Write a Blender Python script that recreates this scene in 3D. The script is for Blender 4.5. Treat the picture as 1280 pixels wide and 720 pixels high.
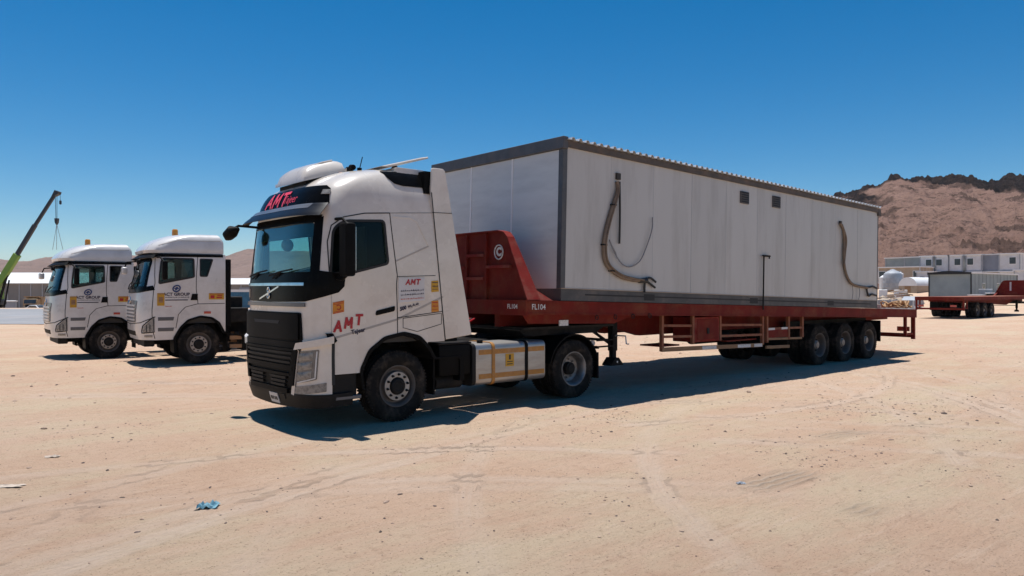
import bpy, bmesh, math, random
import numpy as np
from mathutils import Vector, Matrix
R = math.radians
random.seed(7)
rng = np.random.default_rng(11)
for o in list(bpy.data.objects):
    bpy.data.objects.remove(o)
scn = bpy.context.scene
COL = scn.collection

# ------------------------------------------------------------------ camera
cam_d = bpy.data.cameras.new('camera')
cam = bpy.data.objects.new('camera', cam_d); COL.objects.link(cam)
cam.location = (-5.895, -9.471, 1.94)
cam.rotation_euler = (R(90.12), 0, R(-40.524))
cam_d.sensor_width = 36.0
cam_d.lens = 936 / 1280 * 36
cam_d.clip_end = 20000
scn.camera = cam
# ------------------------------------------------------------------ sky and sun
SUN = Vector((0.03, 0.20, 1.0)).normalized()
world = bpy.data.worlds.new('World'); scn.world = world; world.use_nodes = True
wn = world.node_tree.nodes; wl = world.node_tree.links
bg = wn['Background']; sky = wn.new('ShaderNodeTexSky'); sky.sky_type = 'NISHITA'
sky.sun_disc = False
sky.sun_elevation = math.asin(SUN.z); sky.sun_rotation = math.atan2(SUN.x, SUN.y)
sky.altitude = 1500; sky.air_density = 1.0; sky.dust_density = 0.3; sky.ozone_density = 2.6
hs = wn.new('ShaderNodeHueSaturation'); hs.inputs['Saturation'].default_value = 1.46; hs.inputs['Hue'].default_value = 0.495
hs.inputs['Value'].default_value = 1.0
wl.new(sky.outputs[0], hs.inputs['Color']); wl.new(hs.outputs[0], bg.inputs[0])
bg.inputs[1].default_value = 0.087
sd = bpy.data.lights.new('sun', 'SUN'); sun = bpy.data.objects.new('sun', sd); COL.objects.link(sun)
sd.energy = 5.0; sd.angle = R(0.53); sd.color = (1.0, 0.972, 0.935)
sun.rotation_euler = SUN.to_track_quat('Z', 'Y').to_euler(); sun.location = (0, 10, 40)
vs = scn.view_settings
vs.view_transform = 'Standard'; vs.look = 'None'; vs.gamma = 1.0; vs.use_curve_mapping = False
vs.exposure = 0.24

# ------------------------------------------------------------------ materials
M = {}
def mat(name, c1, c2=None, rough=0.5, metal=0.0, scale=3.0, detail=4.0, bump=0.0, bscale=None,
        spec=0.5, coat=0.0, stretch=(1, 1, 1), contrast=(0.35, 0.65), rvar=0.0, grime=None, gscale=1.2, gamt=0.5, orand=0.0):
    m = bpy.data.materials.new(name); m.use_nodes = True
    nt = m.node_tree; n = nt.nodes; l = nt.links
    b = n['Principled BSDF']
    b.inputs['Metallic'].default_value = metal; b.inputs['Roughness'].default_value = rough
    b.inputs['Specular IOR Level'].default_value = spec; b.inputs['Coat Weight'].default_value = coat
    b.inputs['Coat Roughness'].default_value = 0.08
    tc = n.new('ShaderNodeTexCoord'); mp = n.new('ShaderNodeMapping'); mp.inputs['Scale'].default_value = stretch
    l.new(tc.outputs['Object'], mp.inputs[0])
    nz = n.new('ShaderNodeTexNoise'); nz.inputs['Scale'].default_value = scale; nz.inputs['Detail'].default_value = detail
    nz.inputs['Roughness'].default_value = 0.6
    l.new(mp.outputs[0], nz.inputs['Vector'])
    if c2 is None: c2 = tuple(x * 0.88 for x in c1)
    rp = n.new('ShaderNodeValToRGB'); e = rp.color_ramp.elements
    e[0].position, e[1].position = contrast
    e[0].color = (*c2, 1); e[1].color = (*c1, 1)
    l.new(nz.outputs['Fac'], rp.inputs[0])
    out = rp.outputs[0]
    if grime:
        g = n.new('ShaderNodeTexNoise'); g.inputs['Scale'].default_value = gscale; g.inputs['Detail'].default_value = 8
        g.inputs['Roughness'].default_value = 0.7; l.new(mp.outputs[0], g.inputs['Vector'])
        gr = n.new('ShaderNodeValToRGB'); gr.color_ramp.elements[0].position = 0.48; gr.color_ramp.elements[1].position = 0.75
        gr.color_ramp.elements[1].color = (gamt,) * 3 + (1,)
        l.new(g.outputs['Fac'], gr.inputs[0])
        mx = n.new('ShaderNodeMix'); mx.data_type = 'RGBA'
        l.new(gr.outputs[0], mx.inputs[0]); l.new(out, mx.inputs[6]); mx.inputs[7].default_value = (*grime, 1)
        out = mx.outputs[2]
    if orand:
        oi = n.new('ShaderNodeObjectInfo'); mr_ = n.new('ShaderNodeMapRange'); mr_.inputs[3].default_value = 1 - orand; mr_.inputs[4].default_value = 1 + orand
        l.new(oi.outputs['Random'], mr_.inputs[0]); hv = n.new('ShaderNodeHueSaturation'); l.new(mr_.outputs[0], hv.inputs['Value']); l.new(out, hv.inputs['Color']); out = hv.outputs[0]
    l.new(out, b.inputs['Base Color'])
    if rvar:
        mr = n.new('ShaderNodeMapRange'); mr.inputs[3].default_value = max(0.02, rough - rvar); mr.inputs[4].default_value = min(1, rough + rvar)
        l.new(nz.outputs['Fac'], mr.inputs[0]); l.new(mr.outputs[0], b.inputs['Roughness'])
    if bump:
        nb = n.new('ShaderNodeTexNoise'); nb.inputs['Scale'].default_value = bscale or scale * 4; nb.inputs['Detail'].default_value = 6
        l.new(mp.outputs[0], nb.inputs['Vector'])
        bp = n.new('ShaderNodeBump'); bp.inputs['Strength'].default_value = bump; bp.inputs['Distance'].default_value = 0.02
        l.new(nb.outputs['Fac'], bp.inputs['Height']); l.new(bp.outputs[0], b.inputs['Normal'])
    M[name] = m
    return m
DUST = (0.36, 0.27, 0.20)
mat('white_paint', (0.68, 0.62, 0.55), (0.60, 0.54, 0.475), rough=0.28, coat=0.6, scale=1.3, grime=DUST, gscale=2.2, gamt=0.32, rvar=0.1)
mat('white_paint_b', (0.68, 0.655, 0.63), (0.58, 0.555, 0.53), rough=0.3, coat=0.5, scale=1.6, grime=DUST, gscale=2.0, gamt=0.3, rvar=0.1)
mat('black_gloss', (0.004, 0.004, 0.0042), (0.006, 0.0058, 0.0055), rough=0.22, scale=5, rvar=0.06, spec=0.05)
mat('black_plastic', (0.0035, 0.0035, 0.0037), (0.006, 0.0057, 0.0054), rough=0.55, scale=6, grime=DUST, gscale=3, gamt=0.012, spec=0.08, bump=0.05)
mat('grey_plastic', (0.010, 0.010, 0.010), (0.015, 0.014, 0.0135), rough=0.55, scale=6, grime=DUST, gscale=3, gamt=0.05, spec=0.15)
mat('visor_black', (0.008, 0.009, 0.012), (0.012, 0.013, 0.016), rough=0.35, scale=4, spec=0.12)
mat('visor_grey', (0.13, 0.13, 0.135), (0.10, 0.10, 0.105), rough=0.25, scale=4)
mat('seam', (0.015, 0.015, 0.016), rough=0.7)
mat('seam_crease_shade', (0.42, 0.375, 0.33), rough=0.6)  # thin seams, and crease shade drawn in a darker tone
mat('rubber', (0.010, 0.0097, 0.0094), (0.020, 0.018, 0.016), rough=0.8, scale=5, grime=DUST, gscale=4, gamt=0.22, bump=0.25, bscale=60, spec=0.1)
mat('steel_rim', (0.26, 0.26, 0.265), (0.15, 0.14, 0.13), rough=0.45, metal=0.6, scale=6, grime=DUST, gscale=5, gamt=0.5)
mat('pale_rim', (0.50, 0.46, 0.41), (0.36, 0.31, 0.26), rough=0.5, metal=0.2, scale=9, grime=DUST, gscale=6, gamt=0.5)
mat('dark_rim', (0.05, 0.045, 0.042), (0.09, 0.075, 0.065), rough=0.6, scale=8, grime=DUST, gscale=4, gamt=0.3)
mat('dark_metal', (0.012, 0.012, 0.0125), (0.024, 0.022, 0.02), rough=0.6, metal=0.0, scale=6, grime=DUST, gscale=4, gamt=0.06, spec=0.12)
mat('chassis', (0.010, 0.010, 0.010), (0.02, 0.018, 0.016), rough=0.65, scale=5, grime=DUST, gscale=4, gamt=0.05, spec=0.08)
mat('aluminium', (0.42, 0.41, 0.39), (0.33, 0.315, 0.30), rough=0.42, metal=0.75, scale=2, stretch=(1, 5, 5), grime=DUST, gscale=3, gamt=0.35)
mat('chrome', (0.75, 0.75, 0.76), (0.62, 0.62, 0.62), rough=0.2, metal=1.0, scale=8)
mat('headlight_lens', (0.27, 0.25, 0.225), (0.13, 0.12, 0.11), rough=0.35, metal=0.1, scale=22, detail=2, coat=0.25, contrast=(0.3, 0.6))
mat('headlight_dark', (0.10, 0.10, 0.10), (0.16, 0.155, 0.15), rough=0.2, scale=9, coat=0.6)
mat('orange_tape', (0.45, 0.19, 0.02), (0.34, 0.15, 0.03), rough=0.45, scale=14, grime=DUST, gscale=5, gamt=0.5)
mat('yellow_sticker', (0.55, 0.30, 0.012), (0.46, 0.24, 0.015), rough=0.5, scale=8)
mat('orange_sticker', (0.62, 0.24, 0.012), (0.55, 0.19, 0.012), rough=0.5, scale=8)
mat('amber', (0.75, 0.22, 0.02), (0.6, 0.17, 0.02), rough=0.25, scale=20, coat=0.5)
mat('beacon', (0.70, 0.32, 0.03), (0.5, 0.18, 0.02), rough=0.25, scale=15, coat=0.5)
mat('red_letter', (0.42, 0.008, 0.016), rough=0.45)
mat('pink_letter', (0.78, 0.06, 0.10), rough=0.45)
mat('ink', (0.03, 0.025, 0.05), rough=0.6)
mat('navy_ink', (0.03, 0.05, 0.16), rough=0.6)
mat('white_letter', (0.72, 0.70, 0.68), (0.5, 0.48, 0.46), rough=0.6, scale=30)
mat('sign_white', (0.60, 0.58, 0.57), (0.55, 0.53, 0.52), rough=0.5)
mat('red_reflector', (0.5, 0.06, 0.03), rough=0.3, coat=0.5)
mat('interior', (0.035, 0.035, 0.037), (0.05, 0.048, 0.046), rough=0.8)
mat('interior_pale', (0.42, 0.44, 0.44), (0.34, 0.35, 0.35), rough=0.9)
mat('blind', (0.45, 0.46, 0.46), rough=0.8)
mat('red_paint', (0.175, 0.016, 0.010), (0.125, 0.012, 0.008), rough=0.7, spec=0.15, scale=2.5, grime=(0.20, 0.065, 0.03), gscale=2.2, gamt=0.75, bump=0.04)
mat('red_paint_b', (0.24, 0.024, 0.018), (0.17, 0.017, 0.013), rough=0.7, spec=0.15, scale=2.5, grime=(0.26, 0.13, 0.09), gscale=3, gamt=0.6)
mat('rust_red', (0.30, 0.095, 0.038), (0.18, 0.05, 0.022), rough=0.7, scale=5, grime=(0.30, 0.16, 0.09), gscale=3, gamt=0.8)
mat('timber', (0.34, 0.20, 0.10), (0.22, 0.12, 0.06), rough=0.8, scale=4, stretch=(1, 12, 12))
mat('cabin_panel', (0.475, 0.465, 0.445), (0.44, 0.43, 0.41), rough=0.38, scale=0.7, grime=(0.27, 0.245, 0.22), gscale=2.6, gamt=0.55, stretch=(1, 1, 0.14), bump=0.10, bscale=1.6, orand=0.045)
mat('cabin_panel_skylit', (0.62, 0.615, 0.59), (0.54, 0.535, 0.515), rough=0.27, scale=0.9, stretch=(1, 0.4, 2), grime=(0.36, 0.35, 0.34), gscale=1.4, gamt=0.5, bump=0.09, bscale=2.2, orand=0.03)  # end walls: same panel, albedo raised for the skylight they catch
mat('cabin_trim', (0.075, 0.078, 0.085), (0.055, 0.056, 0.06), rough=0.5, scale=4, grime=(0.16, 0.12, 0.10), gscale=3, gamt=0.5)
mat('cabin_fascia', (0.085, 0.070, 0.058), (0.055, 0.047, 0.042), rough=0.65, scale=4, grime=(0.18, 0.11, 0.07), gscale=3, gamt=0.6)
mat('galvanised', (0.62, 0.63, 0.64), (0.50, 0.50, 0.50), rough=0.45, metal=0.35, scale=5)
mat('cabin_base', (0.07, 0.07, 0.071), (0.05, 0.05, 0.05), rough=0.6, scale=3, grime=(0.2, 0.16, 0.13), gscale=2, gamt=0.5)
mat('cable_tan', (0.20, 0.145, 0.10), (0.14, 0.10, 0.07), rough=0.7, scale=8)
mat('cable_black', (0.02, 0.02, 0.02), rough=0.6)
mat('cable_grey', (0.22, 0.22, 0.23), rough=0.6)
mat('vent_brown', (0.03, 0.026, 0.024), rough=0.7)
mat('crane_green', (0.16, 0.30, 0.035), (0.12, 0.24, 0.03), rough=0.45, scale=1)
mat('crane_navy', (0.008, 0.012, 0.022), (0.012, 0.017, 0.028), rough=0.45, scale=1)
mat('shed_roof', (0.72, 0.72, 0.70), (0.64, 0.63, 0.60), rough=0.5, scale=0.4)
mat('shed_wall', (0.20, 0.19, 0.185), (0.16, 0.155, 0.15), rough=0.7, scale=0.3, stretch=(1, 1, 0.1))
mat('camp_white', (0.66, 0.66, 0.67), (0.58, 0.58, 0.58), rough=0.6, scale=0.8, grime=DUST, gscale=0.6, gamt=0.4)
mat('camp_grey', (0.26, 0.28, 0.33), (0.22, 0.24, 0.28), rough=0.6, scale=0.8)
mat('camp_blue', (0.27, 0.315, 0.325), (0.22, 0.26, 0.27), rough=0.6, scale=0.7)
mat('camp_tan', (0.42, 0.33, 0.24), (0.34, 0.26, 0.19), rough=0.7, scale=0.8)
mat('roof_white', (0.80, 0.80, 0.79), (0.72, 0.71, 0.70), rough=0.6, scale=0.6)
mat('tank_grey', (0.36, 0.38, 0.41), (0.28, 0.30, 0.33), rough=0.6, scale=2)
mat('concrete', (0.40, 0.38, 0.37), (0.30, 0.29, 0.29), rough=0.9, scale=3, bump=0.2)
mat('blue_paint', (0.02, 0.13, 0.24), (0.015, 0.09, 0.17), rough=0.5, scale=1.5)
mat('car_white', (0.72, 0.74, 0.78), rough=0.3, coat=0.4)
mat('dump_yellow', (0.34, 0.22, 0.10), (0.25, 0.15, 0.07), rough=0.6, scale=2, grime=DUST, gamt=0.6)
mat('olive', (0.06, 0.055, 0.035), rough=0.8)
mat('plastic_blue', (0.22, 0.40, 0.46), (0.14, 0.28, 0.34), rough=0.4, scale=12)
mat('paper_pale', (0.50, 0.41, 0.33), (0.42, 0.34, 0.27), rough=0.8, scale=20)
mat('stone_tan', (0.42, 0.31, 0.23), (0.28, 0.19, 0.14), rough=0.95, scale=6, bump=0.3, bscale=30)
mat('stone_dark', (0.14, 0.10, 0.085), (0.08, 0.06, 0.05), rough=0.95, scale=6, bump=0.3, bscale=30)
mat('rope', (0.46, 0.28, 0.14), (0.30, 0.17, 0.09), rough=0.9, scale=12)
def glass(name, tint, refl=1.0):
    m = bpy.data.materials.new(name); m.use_nodes = True; nt = m.node_tree; n = nt.nodes; l = nt.links
    n.remove(n['Principled BSDF']); out = n['Material Output']
    tr = n.new('ShaderNodeBsdfTransparent'); tr.inputs[0].default_value = (*tint, 1)
    gl = n.new('ShaderNodeBsdfGlossy'); gl.inputs['Roughness'].default_value = 0.03; gl.inputs[0].default_value = (refl, refl, refl, 1)
    lw = n.new('ShaderNodeLayerWeight'); lw.inputs[0].default_value = 0.5
    pw_ = n.new('ShaderNodeMath'); pw_.operation = 'POWER'; pw_.inputs[1].default_value = 4.0; l.new(lw.outputs['Facing'], pw_.inputs[0])
    fr = n.new('ShaderNodeMath'); fr.operation = 'MULTIPLY_ADD'; fr.inputs[1].default_value = 0.85; fr.inputs[2].default_value = 0.045; l.new(pw_.outputs[0], fr.inputs[0])
    tc = n.new('ShaderNodeTexCoord'); nz = n.new('ShaderNodeTexNoise'); nz.inputs['Scale'].default_value = 2.2
    bp = n.new('ShaderNodeBump'); bp.inputs['Strength'].default_value = 0.05; bp.inputs['Distance'].default_value = 0.03
    l.new(tc.outputs['Object'], nz.inputs['Vector']); l.new(nz.outputs['Fac'], bp.inputs['Height'])
    l.new(bp.outputs[0], gl.inputs['Normal'])
    mx = n.new('ShaderNodeMixShader'); l.new(fr.outputs[0], mx.inputs[0]); l.new(tr.outputs[0], mx.inputs[1]); l.new(gl.outputs[0], mx.inputs[2])
    l.new(mx.outputs[0], out.inputs[0]); M[name] = m
glass('windshield_glass', (0.62, 0.80, 0.79)); glass('side_glass', (0.40, 0.45, 0.45), 0.35); glass('clear_glass', (0.72, 0.86, 0.84)); glass('far_glass', (0.42, 0.56, 0.56), 0.6)
mat('window_dark', (0.03, 0.04, 0.05), (0.05, 0.06, 0.07), rough=0.12, scale=2)

# ------------------------------------------------------------------ mesh helpers
class MB:
    def __init__(s): s.v = []; s.f = []
    def add(s, v, f):
        k = len(s.v); s.v += [tuple(p) for p in v]; s.f += [tuple(i + k for i in q) for q in f]; return s
    def box(s, x0, x1, y0, y1, z0, z1, sh=None):
        z = sh or (lambda x: 0)
        return s.add([(x0, y0, z0 + z(x0)), (x1, y0, z0 + z(x1)), (x1, y1, z0 + z(x1)), (x0, y1, z0 + z(x0)),
                      (x0, y0, z1 + z(x0)), (x1, y0, z1 + z(x1)), (x1, y1, z1 + z(x1)), (x0, y1, z1 + z(x0))],
                     [(0, 3, 2, 1), (4, 5, 6, 7), (0, 1, 5, 4), (1, 2, 6, 5), (2, 3, 7, 6), (3, 0, 4, 7)])
    def bar(s, a, b, w, h=None, up=(0, 0, 1)):
        a, b = Vector(a), Vector(b); h = h or w; d = (b - a).normalized(); u = Vector(up)
        if abs(d.dot(u)) > 0.97: u = Vector((1, 0, 0))
        x = d.cross(u).normalized() * w / 2; y = x.cross(d).normalized() * h / 2
        P = [a - x - y, a + x - y, a + x + y, a - x + y, b - x - y, b + x - y, b + x + y, b - x + y]
        return s.add(P, [(0, 1, 2, 3), (7, 6, 5, 4), (0, 4, 5, 1), (1, 5, 6, 2), (2, 6, 7, 3), (3, 7, 4, 0)])
    def tube(s, pts, r, n=8, closed_ends=True):
        pts = [Vector(p) for p in pts]; k0 = len(s.v); rr = r if isinstance(r, (list, tuple)) else [r] * len(pts)
        d0 = (pts[1] - pts[0]).normalized(); u = Vector((0, 0, 1)) if abs(d0.z) < 0.9 else Vector((1, 0, 0))
        x = d0.cross(u).normalized()
        for i, p in enumerate(pts):
            d = (pts[min(i + 1, len(pts) - 1)] - pts[max(i - 1, 0)]).normalized()
            x = (x - d * x.dot(d)).normalized(); y = d.cross(x)
            for j in range(n):
                t = 2 * math.pi * j / n; s.v.append(tuple(p + (x * math.cos(t) + y * math.sin(t)) * rr[i]))
        for i in range(len(pts) - 1):
            for j in range(n):
                a = k0 + i * n + j; b = k0 + i * n + (j + 1) % n; s.f.append((a, b, b + n, a + n))
        if closed_ends:
            s.f.append(tuple(k0 + j for j in range(n))[::-1]); e = k0 + (len(pts) - 1) * n; s.f.append(tuple(e + j for j in range(n)))
        return s
    def cyl(s, a, b, r, n=20, r2=None):
        return s.tube([a, b], [r, r if r2 is None else r2], n)
    def prism(s, poly, axis, a, b):
        n = len(poly); mk = {'x': lambda p, t: (t, p[0], p[1]), 'y': lambda p, t: (p[0], t, p[1]), 'z': lambda p, t: (p[0], p[1], t)}[axis]
        return s.add([mk(p, a) for p in poly] + [mk(p, b) for p in poly],
                     [tuple(range(n))[::-1], tuple(range(n, 2 * n))] + [(i, (i + 1) % n, n + (i + 1) % n, n + i) for i in range(n)])
    def lathe(s, prof, n=40, c=(0, 0, 0), a0=0, a1=360):
        k0 = len(s.v); m = len(prof); full = abs(a1 - a0) >= 360; cnt = n if full else n + 1
        for j in range(cnt):
            t = R(a0 + (a1 - a0) * j / n)
            for (y, r) in prof: s.v.append((c[0] + r * math.cos(t), c[1] + y, c[2] + r * math.sin(t)))
        for j in range(n):
            j2 = (j + 1) % cnt
            for i in range(m - 1): s.f.append((k0 + j * m + i, k0 + j * m + i + 1, k0 + j2 * m + i + 1, k0 + j2 * m + i))
        return s
def finish(me, smooth=35, bevel=0, seg=1):
    bm = bmesh.new(); bm.from_mesh(me)
    bmesh.ops.remove_doubles(bm, verts=bm.verts, dist=1e-5)
    bmesh.ops.recalc_face_normals(bm, faces=bm.faces)
    if bevel:
        es = [e for e in bm.edges if len(e.link_faces) == 2 and e.calc_face_angle(0) > R(30)]
        bmesh.ops.bevel(bm, geom=es, offset=bevel, segments=seg, profile=0.6, affect='EDGES', clamp_overlap=True)
    bm.to_mesh(me); bm.free()
    if smooth:
        me.polygons.foreach_set('use_smooth', [True] * len(me.polygons)); me.set_sharp_from_angle(angle=R(smooth))
def build(name, mb, m, parent=None, smooth=35, bevel=0, seg=1, label=None, kind=None, loc=None):
    if isinstance(mb, MB):
        me = bpy.data.meshes.new(name); me.from_pydata(mb.v, [], mb.f); finish(me, smooth, bevel, seg)
    else: me = mb
    if len(me.materials) == 0: me.materials.append(M[m])
    o = bpy.data.objects.new(name, me); COL.objects.link(o)
    if parent: o.parent = parent
    if label: o['label'] = label
    if kind: o['kind'] = kind
    if loc: o.location = loc
    return o
def tag(o, label, cat, group=None):
    o['label'] = label; o['category'] = cat
    if 'kind' not in o: o['kind'] = 'thing'
    if group: o['group'] = group
    return o
def thing(name, label, cat, loc=(0, 0, 0), rotz=0, group=None):
    o = bpy.data.objects.new(name, None); COL.objects.link(o); o.location = loc; o.rotation_euler = (0, 0, rotz)
    o.empty_display_size = 0.2
    return tag(o, label, cat, group)
def copy_tree(o, parent=None, skip=()):
    c = o.copy(); COL.objects.link(c)
    if parent: c.parent = parent
    for ch in o.children:
        if ch.name.split('.')[0] not in skip: copy_tree(ch, c, skip)
    return c
def dup(o, parent, loc, rotz=0):
    c = copy_tree(o, parent); c.location = loc; c.rotation_euler = (0, 0, rotz); return c
def rpoly(pts, r, n=4):
    out = []; N = len(pts)
    rr = r if isinstance(r, (list, tuple)) else [r] * N
    for i in range(N):
        p = Vector(pts[i]); a = Vector(pts[i - 1]) - p; b = Vector(pts[(i + 1) % N]) - p
        q = min(rr[i], a.length * 0.45, b.length * 0.45)
        if q <= 0: out.append(tuple(p)); continue
        A = p + a.normalized() * q; B = p + b.normalized() * q
        for k in range(n + 1):
            t = k / n; out.append(tuple((1 - t) ** 2 * A + 2 * t * (1 - t) * p + t * t * B))
    return out
def textmesh(s, size=1.0, bold=0.0, shear=0.0, space=1.0):
    cu = bpy.data.curves.new('t', 'FONT'); cu.body = s; cu.size = size; cu.offset = bold; cu.shear = shear; cu.space_character = space
    cu.align_x = 'CENTER'; cu.align_y = 'CENTER'; cu.resolution_u = 3
    ob = bpy.data.objects.new('t', cu); COL.objects.link(ob)
    dg = bpy.context.evaluated_depsgraph_get(); me = bpy.data.meshes.new_from_object(ob.evaluated_get(dg))
    v = [tuple(p.co) for p in me.vertices]; f = [tuple(p.vertices) for p in me.polygons]
    bpy.data.objects.remove(ob); bpy.data.curves.remove(cu); bpy.data.meshes.remove(me)
    return v, f
def flat_text(s, size, org, ux, uy, off, bold=0.0, shear=0.0, space=1.0):
    """text laid on a plane: origin = centre, ux = reading direction, uy = up"""
    v, f = textmesh(s, size, bold, shear, space); o = Vector(org); ux = Vector(ux); uy = Vector(uy); n = ux.cross(uy).normalized()
    mb = MB(); mb.add([o + ux * p[0] + uy * p[1] + n * off for p in v], f); return mb
def squiggle(w, h, n, seed):
    """a line of joined script too small to read: short strokes with dots"""
    r = random.Random(seed); P = []
    x = -w / 2
    while x < w / 2:
        l = r.uniform(0.04, 0.11) * w; P.append((x, x + l * 0.85, -h * 0.14, h * (0.04 + r.random() * 0.12)))
        if r.random() < 0.6: P.append((x + l * 0.3, x + l * 0.3 + h * 0.16, h * 0.1, h * r.uniform(0.3, 0.5)))
        if r.random() < 0.4: P.append((x + l * 0.5, x + l * 0.5 + h * 0.14, -h * 0.45, -h * 0.3))
        x += l
    return P
def boolean(me_a, cutters):
    a = bpy.data.objects.new('a', me_a); COL.objects.link(a); cs = []
    for me in cutters:
        c = bpy.data.objects.new('c', me); COL.objects.link(c); cs.append(c)
        md = a.modifiers.new('b', 'BOOLEAN'); md.operation = 'DIFFERENCE'; md.solver = 'EXACT'; md.object = c
    dg = bpy.context.evaluated_depsgraph_get(); out = bpy.data.meshes.new_from_object(a.evaluated_get(dg))
    for c in cs: bpy.data.objects.remove(c)
    bpy.data.objects.remove(a)
    return out
def mesh_of(mb):
    me = bpy.data.meshes.new('m'); me.from_pydata(mb.v, [], mb.f); finish(me, 0); return me

# ------------------------------------------------------------------ cab surface: plan slices stacked by height
class Surf:
    def __init__(s, tab, xr): s.t = np.array(tab, float); s.xr = xr
    def par(s, z):
        t = s.t; return [float(np.interp(z, t[:, 0], t[:, k])) for k in (1, 2, 3)]
    def xy(s, q, z):
        xf, w, a = s.par(z); sg = -1 if q >= 0 else 1; q = abs(q)
        if q >= 1: return (xf + a + (q - 1), sg * w)
        k = math.sin(q * math.pi / 2)
        return (xf + a - a * math.sqrt(max(0, 1 - k ** 4)), sg * w * k)
    def pt(s, q, z, off=0.0):
        x, y = s.xy(q, z); p = Vector((x, y, z))
        if off:
            e = 0.01; a = s.xy(q + e, z); b = s.xy(q - e, z); c = s.xy(q, z + e); d = s.xy(q, z - e)
            tq = Vector((a[0] - b[0], a[1] - b[1], 0)); tz = Vector((c[0] - d[0], c[1] - d[1], 2 * e))
            n = tz.cross(tq).normalized()
            if n.dot(Vector((x - 0.3, y, 0))) < 0: n = -n
            p += n * off
        return p
    def qx(s, x, z):
        xf, w, a = s.par(z)
        if x >= xf + a: return 1 + x - xf - a
        c = min(1, (xf + a - x) / a); return math.asin((1 - c * c) ** 0.25) * 2 / math.pi
    def qy(s, y, z):                       # y < 0 is the left side -> positive q
        xf, w, a = s.par(z); q = math.asin(min(1, abs(y) / w)) * 2 / math.pi
        return q if y <= 0 else -q
    def Q(s, p):
        k, v, z = p; return (s.qx(v, z), z) if k == 'x' else (-s.qx(v, z), z) if k == 'X' else (s.qy(v, z), z)
    def solid(s, zs, inset=0.0, dz=0.0):
        mb = MB(); rows = []
        qs = [('x', k) for k in range(7)]
        for z in zs:
            xf, w, a = s.par(z); xr = s.xr(z) - inset; row = []
            xs = xf + a; L = []
            for k in range(6): t = k / 6; L.append((xr + (xs - xr) * t, w - inset))
            for k in range(13):
                ph = math.pi / 2 * k / 12
                L.append((xs - (a - inset) * math.sqrt(1 - math.sin(math.pi / 2 - ph) ** 4), (w - inset) * math.sin(math.pi / 2 - ph) if k < 12 else 0))
            full = [(x, -y) for x, y in L] + [(x, y) for x, y in L[-2::-1]]
            rows.append([(x, y, z) for x, y in full])
        n = len(rows[0])
        for i, r in enumerate(rows): mb.v += r
        for i in range(len(rows) - 1):
            for j in range(n):
                j2 = (j + 1) % n; mb.f.append((i * n + j, i * n + j2, (i + 1) * n + j2, (i + 1) * n + j))
        mb.f.append(tuple(range(n))[::-1]); k = (len(rows) - 1) * n; mb.f.append(tuple(k + j for j in range(n)))
        return mb
    def patch(s, pts, off=0.004, thick=0.012, fine=0.07, r=0, metric=True):
        """a piece that follows the cab surface; pts are ('x'|'X'|'y', value, z)"""
        P = [s.Q(p) for p in pts]
        if r: P = rpoly(P, r)
        bm = bmesh.new(); vs_ = [bm.verts.new((q, z, 0)) for q, z in P]; bm.faces.new(vs_)
        bmesh.ops.triangulate(bm, faces=bm.faces[:])
        for _ in range(7):
            es = [e for e in bm.edges if e.calc_length() > fine]
            if not es: break
            bmesh.ops.subdivide_edges(bm, edges=es, cuts=1); bmesh.ops.triangulate(bm, faces=bm.faces[:])
        bd = [e for e in bm.edges if len(e.link_faces) == 1]
        V = [(v.co.x, v.co.y) for v in bm.verts]; bm.verts.index_update()
        Fc = [tuple(v.index for v in f.verts) for f in bm.faces]; B = [(e.verts[0].index, e.verts[1].index) for e in bd]; bm.free()
        mb = MB(); n = len(V)
        offf = off if callable(off) else (lambda q, z: off)
        mb.add([s.pt(q, z, offf(q, z)) for q, z in V] + [s.pt(q, z, offf(q, z) - thick) for q, z in V],
               Fc + [tuple(i + n for i in f[::-1]) for f in Fc] + [(a, b, b + n, a + n) for a, b in B])
        return mb
    def ribbon(s, pts, w=0.012, off=0.004, closed=False, step=0.06):
        P = [s.Q(p) for p in pts]
        if closed: P.append(P[0])
        D = []
        for (a, b), (c, d) in zip(P[:-1], P[1:]):
            n = max(1, int(math.hypot(c - a, d - b) / step))
            D += [(a + (c - a) * k / n, b + (d - b) * k / n) for k in range(n)]
        D.append(P[-1]); X = [s.pt(q, z, off) for q, z in D]; N = [(s.pt(q, z, off + 0.02) - s.pt(q, z, off)).normalized() for q, z in D]
        mb = MB(); n = len(X)
        for i in range(n):
            t = (X[min(i + 1, n - 1)] - X[max(i - 1, 0)]).normalized(); u = N[i].cross(t).normalized() * w / 2
            mb.v += [tuple(X[i] - u), tuple(X[i] + u), tuple(X[i] + u - N[i] * 0.008), tuple(X[i] - u - N[i] * 0.008)]
        for i in range(n - 1):
            a = 4 * i; b = a + 4
            mb.f += [(a, a + 1, b + 1, b), (a + 1, a + 2, b + 2, b + 1), (a + 2, a + 3, b + 3, b + 2), (a + 3, a, b, b + 3)]
        mb.f += [(0, 1, 2, 3), (4 * n - 1, 4 * n - 2, 4 * n - 3, 4 * n - 4)]
        return mb
    def text(s, txt, size, x, z, off=0.006, bold=0.0, shear=0.0, space=1.0, rot=0.0, front=False):
        v, f = textmesh(txt, size, bold, shear, space); c, sn = math.cos(rot), math.sin(rot); mb = MB(); V = []
        for p in v:
            u, w = p[0] * c - p[1] * sn, p[0] * sn + p[1] * c
            if front: V.append(s.pt(s.qy(x - u, z + w), z + w, off))
            else: V.append(s.pt(s.qx(x + u, z + w), z + w, off))
        mb.add(V, f); return mb
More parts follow.
